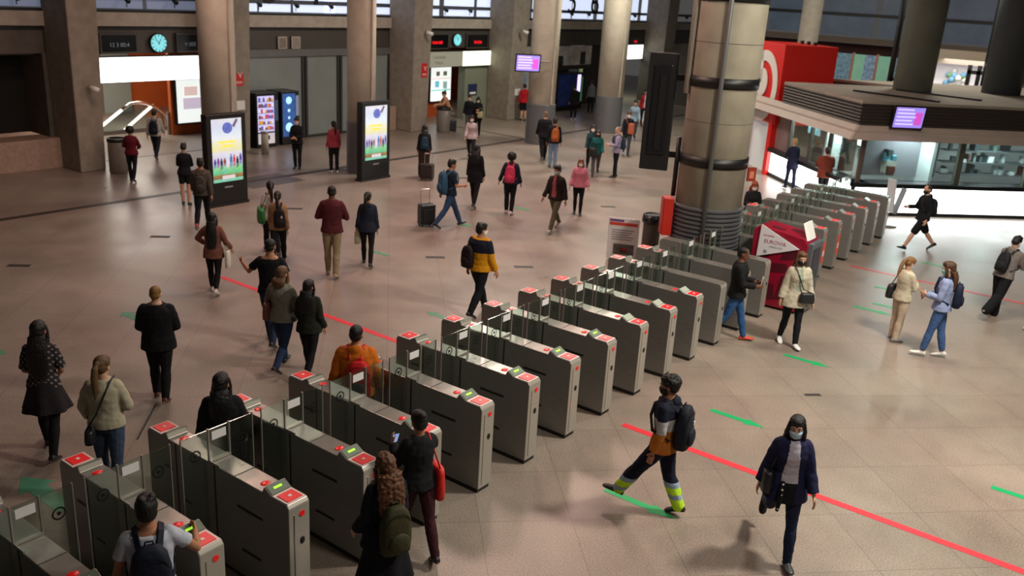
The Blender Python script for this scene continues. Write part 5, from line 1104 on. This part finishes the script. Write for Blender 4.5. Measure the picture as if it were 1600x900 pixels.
# --- near side, right
def worker_paint(F_):
    def p(c):
        z = (c[:, 2]-F_.dz)/F_.k; o = np.zeros(len(c)); o[z < .42] = 2; o[(z < .36)] = 1; o[z < .28] = 2; o[z < .22] = 1; return o
    return p
def worker_top(F_):
    def p(c):
        z = (c[:, 2]-F_.dz)/F_.k; o = np.zeros(len(c)); o[z < 1.27] = 1; o[z < 1.12] = 2; return o
    return p
a = P((-3.84, 8.36), 62, 'young man with black curly hair, colour-block jacket and reflective trouser cuffs', h=1.70, sex='m', skin='m', hair='curly', hc='#0b0908', near=True, mask='#1a1a1a', shoes='#1b1818',
      pose=dict(legs=((34, 2), (-10, 14)), arms=((-5, 10, 18), (4, 10, 12)), head=(8, 8)), top=T(['#14182a', '#a9a7a8', '#a8611f'], paint=worker_top, g=.028, hem=.84, hood=True), bottom=Bt(['#12162a', '#b9e62e', '#8fa2b4'], paint=worker_paint, g=.022, flare=.012))
backpack(a, '#161a26', 'dark navy backpack with a small white emblem worn by the man with reflective cuffs', 1.08, logo='#cfd2d6')
a = P((-2.47, 8.52), 172, 'young woman in a navy quilted jacket, white top and pale blue face mask', h=1.68, skin='l', hair='long', hc='#0d0b0c', near=True, mask='#a9cbdc', shoes='#17171a',
      pose=dict(legs=((20, 4), (-28, 42)), arms=((10, 13, 16), (-10, 14, 14)), head=(-10, 8)), top=T('#1a1c3e', g=.036, hem=.76, open='#b6aebc', openw=.085, openz=1.0, open2='#101016', flare=.035), bottom=Bt('#161e36', g=.008), extras=())
shoulderbag(a, '#14131a', 'dark shoulder bag on the right arm of the woman in the navy jacket', 1, (.06, .15, .12), .96)
t_, F_ = a; g = thing('scarf', t_.location, 'black scarf with white dots hanging at the hip of the woman in the navy jacket', 'scarf', rz=t_.rotation_euler.z)
pts_ = [F_.tp(1.02)+F_.fw*.15+V(.07, 0, 0), F_.tp(.92)+F_.fw*.185+V(.08, 0, 0), F_.tp(.8)+F_.fw*.195+V(.085, 0, 0), F_.tp(.68)+F_.fw*.18+V(.09, 0, 0)]
mb = MB(); mb.tube(pts_, [.022, .026, .026, .018], 8); link('cloth', mb.mesh('cloth', cloth('#101014'), True), g)
for i in range(6): p_ = pts_[0].lerp(pts_[3], .05+.17*i)+F_.fw*(.022+.012*math.sin(i)); mb = MB(); mb.ell(p_+F_.fw*.012, (.012, .006, .012), 8, 5); link('white_dot', mb.mesh('white_dot', PAPER, True), g)
a = P((-4.66, 14.7), 182, 'woman in a cream trench jacket with a black face mask and white shoes', h=1.70, hair='long', hc='#5a3d28', near=True, mask='#17171a', shoes='#d4d4d6',
      pose=dict(legs=((8, 2), (-8, 16)), arms=((6, 12, 16), (-4, 12, 12)), head=(-5, 4)), top=T('#b8b09c', g=.032, hem=.76, open='#8f9f8c', openw=.045, openz=1.05, flare=.045), bottom=Bt('#14161c', g=.008))
crossbag(a, '#191a20', 'black crossbody bag on the woman in the cream trench jacket', -1, (.13, .05, .09), .96)
a = P((-3.32, 16.4), -68, 'girl with a blond ponytail in a cream sweatshirt and cream trousers, on her phone', h=1.56, hair='ponytail', hc='#7a5634', near=False, shoes='#7c7c80', skin='l', mask='#c8c4c8', pose=SP, top=T('#bdb29c', g=.026, hem=.86), bottom=Bt('#b9a893', g=.012, flare=.012))
shoulderbag(a, '#16161a', 'black shoulder bag of the girl with the blond ponytail', -1, (.06, .18, .13), .98); phone(a, 1, 'dark phone held by the girl with the blond ponytail', False)
a = P((-2.6, 16.05), 62, 'woman in a pale blue sweater, blue jeans and mint face mask holding a phone', h=1.71, hair='long', hc='#4a3020', near=True, mask='#8fd0cc', shoes='#d8d6d2', pose=dict(legs=((12, 2), (-9, 4)), arms=((10, 10, 85, 30), (5, 10, 80, 30)), head=(0, 10)), top=T('#8793b8', g=.03, hem=.88), bottom=Bt('#3f5b8a', end=.93))
backpack(a, '#141c34', 'navy backpack of the woman in the pale blue sweater', .9); phone(a, 1, 'phone in the hand of the woman in the pale blue sweater', False)
a = P((-2.16, 19.3), -58, 'man in a grey hoodie bending forward at the right, black wide trousers', h=1.68, sex='m', hair='short', hc='#100c0a', lean=16, mask='#c8ccd2', shoes='#8a8486', pose=dict(legs=((10, 6), (-22, 30)), arms=((25, 8, 60, 20), (20, 8, 60, 20)), head=(0, 22)), top=T('#6f6663', g=.028, hem=.86, hood=True), bottom=Bt('#0e0f12', g=.026, flare=.03))
backpack(a, '#15151a', 'black backpack of the bending man in the grey hoodie', .85)
a = P((-1.3, 19.25), 122, 'person in dark clothes half cut by the right edge of the picture', h=1.72, sex='m', hair='short', hc='#14100e', shoes='#c4b8b4', pose=W2, top=T('#15161a', g=.026), bottom=Bt('#0f1014', g=.018))
handbag(a, '#121318', 'black bag held by the person cut by the right edge', a[1].arm[0]['wr']+V(0, .03, -.16), (.16, .06, .16))
a = P((-4.7, 23.7), 96, 'man in a black hoodie and black shorts striding past the white counter', h=1.73, sex='m', hair='buzz', hc='#2a1c16', mask='#15151a', shoes='#121214', skin='l', near=False, pose=dict(legs=((30, 4), (-28, 12)), arms=((-10, 8, 30), (22, 8, 70, 10)), head=(0, 4)), top=T('#15161c', g=.026, hem=.84, hood=True), bottom=Bt('#101116', 'shorts', end=.46, g=.026))
backpack(a, '#1b1b20', 'black backpack of the man in shorts', .9)
a = P((-5.52, 14.22), -105, 'man in a black jacket leaving the gate with papers, blue jeans and orange shoes', h=1.72, sex='m', skin='d', hair='buzz', hc='#0c0908', shoes='#c8401c', pose=dict(legs=((16, 3), (-16, 25)), arms=((10, 10, 80, 20), (15, 10, 75, 25)), head=(0, 12)), top=T('#141416', g=.03, hem=.84), bottom=Bt('#2f5484', g=.012))
t_, F_ = a; g = thing('folded_papers', t_.location, 'folded white papers held by the man coming out of the gate', 'papers', rz=t_.rotation_euler.z); A = F_.arm[0]; c_ = A['wr']+A['d']*.1+A['n']*.03
MB().obox(c_+V(0, .02, .04), V(.07, 0, 0), V(0, .015, .08), V(0, -.004, .001)).obj('sheet', PAPER, g)
# --- at the near gates
a = P((-5.72, 3.24), 24, 'boy in a white T-shirt at the bottom left gate, hand on the red reader', h=1.73, sex='m', skin='m', hair='short', hc='#0d0a09', near=True, pose=dict(legs=((6, 3), (-8, 8)), arms=((0, 14, 20), (10, 40, 80, 0)), head=(0, 8)), top=T('#b3b6c4', end=.3, g=.016, collar=False, name='t_shirt'), bottom=Bt('#1d2028'))
backpack(a, '#161c2c', 'dark navy backpack worn by the boy in the white T-shirt', 1.08)
a = P((-5.35, 5.95), 30, 'woman in black with a bun and burgundy trousers reaching to the gate', h=1.63, skin='m', hair='bun', hc='#0b090a', near=True, pose=dict(legs=((14, 4), (-16, 12)), arms=((20, 12, 95, 5), (48, 22, 30, 0)), head=(0, 14)), top=T('#15161a', g=.028, hem=.86), bottom=Bt('#3a1820', g=.01), shoes='#101012')
shoulderbag(a, '#cf2218', 'bright red shoulder bag of the woman in black at the gate', 1, (.05, .15, .18), .88, name='shoulder_bag'); phone(a, 0, 'lit phone held by the woman in black at the gate')
a = P((-4.95, 5.08), 35, 'woman with very long wavy brown hair, black coat and black skirt', h=1.64, hair='longcurl', hc='#5a3820', near=True, pose=dict(legs=((6, 3), (-6, 6)), arms=((4, 10, 30), (2, 8, 30)), head=(0, 10)), top=T('#121420', g=.032, hem=.8, flare=.05), bottom=Bt('#0e0f16', 'skirt', hem=.42, w=.14), shoes='#0f0f11')
backpack(a, '#35341f', 'olive leather backpack of the woman with long wavy brown hair', 1.05, pocket='#35341f', off=(0, -.12))
a = P((-7.35, 5.09), 15, 'woman in a black coat with black hair in the lane behind the second gate', h=1.68, skin='m', hair='long', hc='#070607', near=True, pose=dict(legs=((10, 4), (-12, 16)), arms=((-4, 12, 20), (4, 14, 30)), head=(-12, 6)), top=T('#0d0d0f', g=.045, hem=.6, flare=.07), bottom=Bt('#0d0d0f'))
shoulderbag(a, '#0f0f12', 'black shiny handbag of the woman in the black coat', 1, (.06, .17, .12), .9, rough=.25)
a = P((-7.28, 6.93), 5, 'man in an orange hoodie with close-cropped hair passing between the gates', h=1.76, sex='m', skin='m', hair='buzz', hc='#0d0a09', near=True, build=1.08, pose=dict(legs=((14, 4), (-16, 20)), arms=((-6, 14, 20), (6, 12, 20)), head=(-5, 6)), top=T('#bd6212', g=.034, hem=.86, hood=True), bottom=Bt('#1b1c20'))
backpack(a, '#b81a1c', 'red and dark grey backpack of the man in the orange hoodie', 1.0, pocket='#26262c', off=(.05, -.04), strap_c='#b81a1c')
# --- left foreground
a = P((-8.6, 4.5), 10, 'woman with a dark blond ponytail in a cream sweater and jeans behind the first gate', h=1.66, hair='ponytail', hc='#5c4226', near=True, skin='l', pose=dict(legs=((6, 3), (-8, 8)), arms=((4, 20, 40, 30), (6, 18, 75, 40)), head=(-12, 16)), top=T('#a9a18a', g=.034, hem=.92, flare=.0), bottom=Bt('#39465c', g=.014))
crossbag(a, '#15171c', 'small black crossbody bag of the woman in the cream sweater', -1, (.05, .09, .08), .86, front=False)
a = P((-9.95, 4.5), 12, 'woman with very long dark hair in a black floral dress at far left', h=1.70, hair='verylong', hc='#140d0c', near=True, skin='m', pose=dict(legs=((16, 3), (-10, 14)), arms=((4, 10, 60, 20), (4, 12, 60, 30)), head=(0, 8)), top=T(['#2a2526', '#7d7476'], g=.02, hem=.9, end=.45, paint=lambda F_: (lambda c: (np.sin(c[:, 0]*95)*np.sin(c[:, 2]*80+c[:, 1]*50) > .45)*1), name='dress_top'), bottom=Bt(['#221d20', '#6d6264'], 'skirt', hem=.62, w=.13, under='#0e0e10'), shoes='#0f0f11')
a = P((-10.38, 6.25), 12, 'stout man in black clothes with cropped golden hair', h=1.62, sex='m', hair='buzz', hc='#7d5a2c', near=True, build=1.18, pose=dict(legs=((6, 2), (-10, 12)), arms=((4, 14, 60, 40), (4, 14, 70, 35)), head=(0, 12)), top=T('#0d0e12', g=.036, hem=.80), bottom=Bt('#0c0d10', g=.018), shoes='#5a2a1c')
a = P((-13.6, 9.4), 5, 'woman with long black hair in a dusty pink sweater and white shoes', h=1.52, hair='verylong', hc='#0a0809', skin='m', pose=dict(legs=((10, 3), (-12, 22)), arms=((8, 38, 75, 50), (0, 22, 35)), head=(0, 8)), top=T('#6e453a', g=.03, hem=.78, flare=.02), bottom=Bt('#0f0f12', g=.008, end=.93), shoes='#bab6b2')
handbag(a, '#c2c0b4', 'white cloth bag at the side of the woman in the dusty pink sweater', a[1].arm[1]['el']+V(.03, 0, -.32), (.04, .11, .16), [a[1].arm[1]['sh']+V(-.03, 0, .07)], name='cloth_bag', cat='bag')
a = P((-10.9, 8.55), 2, 'man in a black T-shirt and jeans with one forearm held out to the left', h=1.77, sex='m', skin='m', hair='buzz', hc='#0e0c0b', near=True, build=1.05, pose=dict(legs=((16, 3), (-14, 26)), arms=((18, 38, 72, -40), (-8, 20, 50, 40)), head=(0, 8)), top=T('#0e0f14', end=.34, g=.018, hem=.88, name='t_shirt', collar=False), bottom=Bt('#232f48', g=.014))
a = P((-10.02, 8.05), -12, 'older woman with short brown hair in a pale grey-green cardigan and jeans', h=1.63, hair='bob', hc='#5c4028', near=True, skin='l', build=1.1, pose=dict(legs=((18, 4), (-20, 26)), arms=((6, 22, 60, 45), (4, 18, 70, 45)), head=(0, 10)), top=T('#78766a', g=.032, hem=.86), bottom=Bt('#22324e', g=.012))
shoulderbag(a, '#6d3a30', 'reddish leather shoulder bag of the woman in the pale cardigan', -1, (.05, .16, .13), 1.0)
a = P((-9.55, 8.15), -4, 'woman with black hair in a dark olive jacket and black trousers', h=1.52, hair='long', hc='#09080a', near=True, skin='m', pose=dict(legs=((20, 4), (-22, 24)), arms=((6, 10, 40, 20), (-4, 10, 30)), head=(-16, 6)), top=T('#1e2018', g=.032, hem=.84), bottom=Bt('#0c0c0e', g=.01), shoes='#a8968a')
# --- middle hall
a = P((-14.85, 11.7), 22, 'woman in a white T-shirt with a dark ponytail, in front of the beige jacket', h=1.62, hair='ponytail', hc='#100c0b', skin='m', pose=W1, top=T('#b4a7a6', end=.35, g=.016, name='t_shirt', collar=False), bottom=Bt('#131418'))
shoulderbag(a, '#2f7a3e', 'green bag carried by the woman in the white T-shirt', -1, (.08, .2, .16), .98)
a = P((-14.25, 11.4), 10, 'person in a beige jacket and black trousers beside the green bag', h=1.55, hair='ponytail', hc='#120d0c', skin='m', pose=W2, top=T('#8f6f52', g=.028), bottom=Bt('#101014'))
backpack(a, '#171015', 'black backpack on the person in the beige jacket', .9, logo='#b8b0b0', side=.05)
a = P((-12.87, 11.6), 5, 'tall man in a maroon sweater and khaki trousers walking away', h=1.83, sex='m', skin='d', hair='buzz', hc='#0e0a09', pose=dict(legs=((8, 2), (-8, 10)), arms=((10, 20, 100, 45), (10, 20, 100, 45)), head=(0, 12)), top=T('#4e1c22', g=.028, hem=.86), bottom=Bt('#8a7a5e', g=.014), shoes='#9a8068')
a = P((-12.93, 12.62), 5, 'woman in a navy hoodie and black leggings walking away', h=1.56, hair='ponytail', hc='#0d0b0c', skin='m', pose=dict(legs=((14, 3), (-12, 12)), arms=((0, 10, 12), (0, 8, 10)), head=(-14, 8)), top=T('#1c2232', g=.03, hem=.82, hood=True), bottom=Bt('#101014', g=.006))
handbag(a, '#9a9a80', 'pale cloth bag hanging from the hand of the woman in the navy hoodie', a[1].arm[0]['wr']+V(0, .02, -.2), (.06, .05, .14), name='cloth_bag', cat='bag')
a = P((-19.7, 12.9), 10, 'person with a lit phone at the left of the first advertising screen, bare legs', h=1.55, hair='short', hc='#140f0e', skin='l', pose=SP, top=T('#14141a', g=.02), bottom=Bt('#14141a', 'shorts', end=.3)); phone(a, 0, 'lit phone of the bare-legged person near the first screen')
a = P((-17.55, 11.9), 12, 'man in a grey-brown jacket and red shoes walking towards the first screen', h=1.66, sex='m', hair='short', hc='#120f0e', skin='m', pose=W2, top=T('#4a423c', g=.03), bottom=Bt('#0e0e12'), shoes='#b02a22')
backpack(a, '#3f3834', 'grey-brown backpack of the man with red shoes', .8)
a = P((-22.92, 13.4), 8, 'woman in a dark red jumper heading for the left entrance', h=1.5, hair='bigcurly', hc='#0d0909', skin='m', pose=dict(legs=((6, 2), (-12, 20)), arms=((10, 20, 70, 30), (10, 20, 70, 30)), head=(0, 10)), top=T('#5a1220', g=.026), bottom=Bt('#12131a', g=.008))
a = P((-25.25, 15.6), 8, 'man in a white hoodie near the left escalator', h=1.58, sex='m', hair='short', hc='#171210', skin='l', pose=W1, top=T('#a09c96', g=.03, hood=True), bottom=Bt('#151a26'))
backpack(a, '#131a2c', 'navy backpack of the man in the white hoodie', .95)
a = P((-21.63, 18.1), 178, 'woman in black with a face mask standing by the vending machines', h=1.58, hair='bun', hc='#100c0c', mask='#cfcfd4', pose=dict(legs=((4, 3), (-4, 3)), arms=((20, 10, 75, 50), (15, 10, 75, 50)), head=(0, 10)), top=T('#15161c', g=.022), bottom=Bt('#101116', g=.008))
a = P((-20.53, 18.6), 30, 'person in a faded red shirt standing between the two advertising screens', h=1.57, hair='ponytail', hc='#0e0b0a', skin='m', pose=S1, top=T('#8e3440', g=.02), bottom=Bt('#0f1014', g=.012), shoes='#d0ccc6')
a = P((-18.46, 20.4), 8, 'woman with long black hair and a teal backpack standing before the suitcase', h=1.58, hair='long', hc='#09080a', skin='m', pose=S1, top=T('#17181e', g=.022), bottom=Bt('#33271f', 'trousers', g=.03, flare=.03), shoes='#b0a89c')
backpack(a, '#1d3a4c', 'teal backpack of the long-haired woman standing mid hall', .85); suitcase((-18.05, 20.1), .4, '#2a2220', 'brown suitcase beside the woman with the teal backpack', .5, .3)
a = P((-13.9, 16.35), -62, 'man with a big blue backpack and jeans pulling a black suitcase', h=1.72, sex='m', skin='m', hair='short', hc='#120e0c', pose=dict(legs=((24, 3), (-22, 16)), arms=((-20, 8, 10), (10, 10, 80, 20)), head=(-10, 8)), top=T('#15202f', end=.38, g=.018, name='t_shirt'), bottom=Bt('#2c4262', g=.016))
backpack(a, '#2b4e66', 'big blue travel backpack of the man pulling the suitcase', 1.15); suitcase((-14.35, 16.0), 1.2, '#121318', 'black suitcase pulled by the man with the blue backpack', .55, .35)
a = P((-14.88, 18.5), -12, 'woman all in black with a long top walking away mid hall', h=1.72, hair='long', hc='#070708', skin='m', pose=dict(legs=((20, 3), (-20, 18)), arms=((0, 8, 14), (0, 8, 14)), head=(0, 8)), top=T('#0c0c0e', g=.03, hem=.72), bottom=Bt('#0f0f12', g=.008))
a = P((-19.4, 23.8), 178, 'woman in a pale pink blouse and face mask walking towards us', h=1.56, hair='long', hc='#120d0d', mask='#d8d6da', pose=W1, top=T('#a8969a', g=.026), bottom=Bt('#15161c'))
a = P((-23.4, 28.5), 175, 'person in dark jacket with grey suitcase near the second entrance', h=1.5, sex='m', hair='short', hc='#14100f', mask='#c8b0a8', pose=S1, top=T('#12131a', g=.026), bottom=Bt('#5c5a5c')); suitcase((-23.9, 28.0), .9, '#17191e', 'dark suitcase by the two people near the second entrance', .5, .25)
a = P((-22.7, 28.2), 178, 'woman in black holding a cream bag near the second entrance', h=1.53, hair='long', hc='#0f0c0c', mask='#e2e2e6', pose=SP, top=T('#101116', g=.028, hem=.7), bottom=Bt('#0f1014')); handbag(a, '#a39a74', 'cream bag carried by the woman in black near the second entrance', a[1].tp(.98)+V(-.12, .2, 0), (.12, .06, .13))
a = P((-13.78, 18.62), -8, 'woman with curly black hair in a dark jacket and white shoes, pink backpack', h=1.6, hair='bigcurly', hc='#0b0808', skin='d', build=1.12, pose=dict(legs=((6, 2), (-8, 12)), arms=((0, 20, 20), (0, 14, 14)), head=(0, 8)), top=T('#1d2430', g=.03), bottom=Bt('#0f1014', g=.016), shoes='#d6ccd0')
backpack(a, '#c8385a', 'bright pink backpack of the woman with curly black hair', 1.0)
a = P((-11.98, 18.1), 150, 'man in an open dark jacket, pink shirt and khaki trousers, pale mask', h=1.68, sex='m', hair='short', hc='#171210', mask='#b4c4cc', skin='m', pose=dict(legs=((26, 3), (-24, 14)), arms=((-8, 12, 15), (8, 12, 20)), head=(-6, 6)), top=T('#241c18', g=.03, open='#9a4a58', openw=.06, openz=.95), bottom=Bt('#5e5a46', g=.012), shoes='#a89c90')
a = P((-12.52, 20.0), 175, 'woman in a pink sweater with auburn hair and white mask', h=1.5, hair='bob', hc='#7a4028', mask='#e6e2e4', build=1.1, pose=dict(legs=((6, 2), (-6, 8)), arms=((2, 14, 20), (2, 14, 20)), head=(-8, 6)), top=T('#c47488', g=.03), bottom=Bt('#101116', g=.006))
a = P((-17.75, 25.8), 6, 'man in black walking away on the left of the couple', h=1.78, sex='m', hair='buzz', hc='#6b5648', skin='l', pose=W2, top=T('#131117', g=.034), bottom=Bt('#0f0f13'))
a = P((-16.8, 25.0), -2, 'person in pale jeans and black top walking away with an orange backpack', h=1.68, sex='m', hair='short', hc='#201610', skin='m', pose=S1, top=T('#11141a', g=.026), bottom=Bt('#6f86a0'))
backpack(a, '#9c5426', 'orange-brown backpack of the person in pale jeans', .95, side=.04)
a = P((-15.6, 25.5), 178, 'woman in dark clothes with a white mask behind the teal jacket', h=1.6, hair='long', hc='#1c1310', mask='#e6e4e6', pose=W1, top=T('#1d3a40', g=.024), bottom=Bt('#15161c'))
a = P((-15.15, 25.1), 176, 'person in a teal jacket and black mask carrying a black bag', h=1.52, hair='bob', hc='#1a1412', mask='#141416', build=1.1, pose=W2, top=T('#155050', g=.03), bottom=Bt('#4d474c')); handbag(a, '#0f1014', 'black bag carried by the person in the teal jacket', a[1].tp(.95)+V(.12, .2, 0), (.14, .07, .15))
a = P((-14.58, 25.4), 95, 'older man in a pale lilac shirt and dark trousers standing', h=1.64, sex='m', hair='buzz', hc='#8a7a6c', pose=dict(legs=((3, 2), (-2, 2)), arms=((15, 8, 80, 30), (15, 8, 80, 30)), head=(0, 12)), top=T('#8f88a0', g=.024), bottom=Bt('#10131c'))
backpack(a, '#27364c', 'blue grey backpack of the older man in the lilac shirt', .85)
a = P((-16.6, 29.6), 172, 'person in a black jacket with an orange bag across the chest, far hall', h=1.65, hair='short', hc='#4a3426', mask='#e8e6e8', pose=W1, top=T('#1c1c22', g=.028), bottom=Bt('#3c4046')); crossbag(a, '#b05c40', 'orange bag worn across the chest of the far hall person', -1, (.12, .06, .2), 1.1)
a = P((-18.2, 32.9), 176, 'person in a pale blue top walking in the far hall', h=1.7, hair='short', hc='#18120f', pose=W2, top=T('#7e94a4', g=.024), bottom=Bt('#5c5f66'))
a = P((-17.69, 33.1), 175, 'woman in a white shirt and navy trousers in the far hall', h=1.58, hair='short', hc='#3c2a22', pose=W1, top=T('#a09a9e', g=.026), bottom=Bt('#141a2c'), shoes='#c8c8ca')
a = P((-20.2, 37.4), 176, 'far person in a red and white jacket under the farthest entrance', h=1.7, hair='short', hc='#120f0e', pose=W2, top=T(['#a32028', '#b8aeb0'], g=.03, open='#b8aeb0', openw=.06), bottom=Bt('#101014'))
a = P((-24.3, 33.5), 20, 'man in a red hoodie and black shorts by the wall maps', h=1.64, sex='m', hair='short', hc='#171110', pose=S1, top=T('#a81822', g=.03, hood=True), bottom=Bt('#101014', 'shorts', end=.42, g=.02))
a = P((-23.2, 36.0), 15, 'slim person in black by the far vending machine', h=1.62, hair='short', hc='#0d0b0b', pose=S1, top=T('#0e0e12', g=.022, hem=.7), bottom=Bt('#0d0d10', g=.006), shoes='#d0ccc8')
a = P((-24.2, 39.1), 20, 'person in a grey top with dark trousers standing in front of the dark doorway', h=1.58, hair='short', hc='#2b2320', pose=S1, top=T('#6c7478', g=.026), bottom=Bt('#171a24'))
a = P((-24.3, 28.25), 120, 'person in a peach top leaning behind the steel bin at the second entrance', h=1.62, hair='bun', hc='#2a1c16', lean=22, pose=dict(legs=((8, 4), (-4, 4)), arms=((40, 10, 50, 20), (30, 10, 50, 20)), head=(0, 10)), top=T('#b08264', g=.022), bottom=Bt('#4a3c36'))
a = P((-9.46, 12.0), -36, 'bearded man in a yellow jacket with navy shoulders and white mask, walking away', h=1.72, sex='m', skin='m', hair='short', hc='#0f0c0b', near=True, build=1.16, mask='#dedee2', pose=dict(legs=((22, 2), (-14, 18)), arms=((-8, 8, 14), (4, 12, 16)), head=(-24, 4)), top=T(['#c98a10', '#141828'], g=.036, hem=.88, paint=lambda F_: (lambda c: (((c[:, 2]-F_.dz)/F_.k > 1.22) & ((c[:, 2]-F_.dz)/F_.k < 1.45))*1)), bottom=Bt('#0e1016', g=.02))
backpack(a, '#1d1014', 'dark maroon backpack slung on the left shoulder of the man in the yellow jacket', .85, straps=False, side=-.12, off=(0, -.04))
# --- far gates and ticket office
a = P((-7.95, 20.62), 178, 'redhead woman with a white mask in a black jacket behind the far gates', h=1.6, hair='long', hc='#8a3a18', mask='#e8e4e6', pose=SP, top=T('#121216', g=.028), bottom=Bt('#15151a'))
a = P((-7.0, 20.62), 150, 'short dark-haired child between the far gates, only the head showing', h=1.22, hair='long', hc='#0c0a0a', pose=S1, top=T('#121216', g=.024), bottom=Bt('#15151a'))
a = P((-9.85, 28.55), 10, 'person in a dark blue coat with a pale cap of hair at the ticket office', h=1.62, hair='short', hc='#b08a5c', pose=dict(legs=((8, 2), (-8, 8)), arms=((15, 12, 70, 30), (10, 12, 60, 30)), head=(0, 12)), top=T('#191c33', g=.03, hem=.72), bottom=Bt('#171c34'), lean=6)
a = P((-8.4, 27.35), -8, 'stout person in a rust-brown coat leaning at the ticket office window', h=1.66, sex='m', hair='short', hc='#3a221a', build=1.2, lean=14, pose=dict(legs=((4, 2), (-6, 6)), arms=((30, 12, 60, 30), (30, 12, 60, 30)), head=(0, 10)), top=T('#7a3a2a', g=.036, hem=.78), bottom=Bt('#141418'))
a = P((-9.0, 30.6), 170, 'clerk in dark clothes inside the ticket office', h=1.7, sex='m', hair='short', hc='#120f0e', pose=S1, top=T('#22262a', g=.024), bottom=Bt('#1a1a1e'))
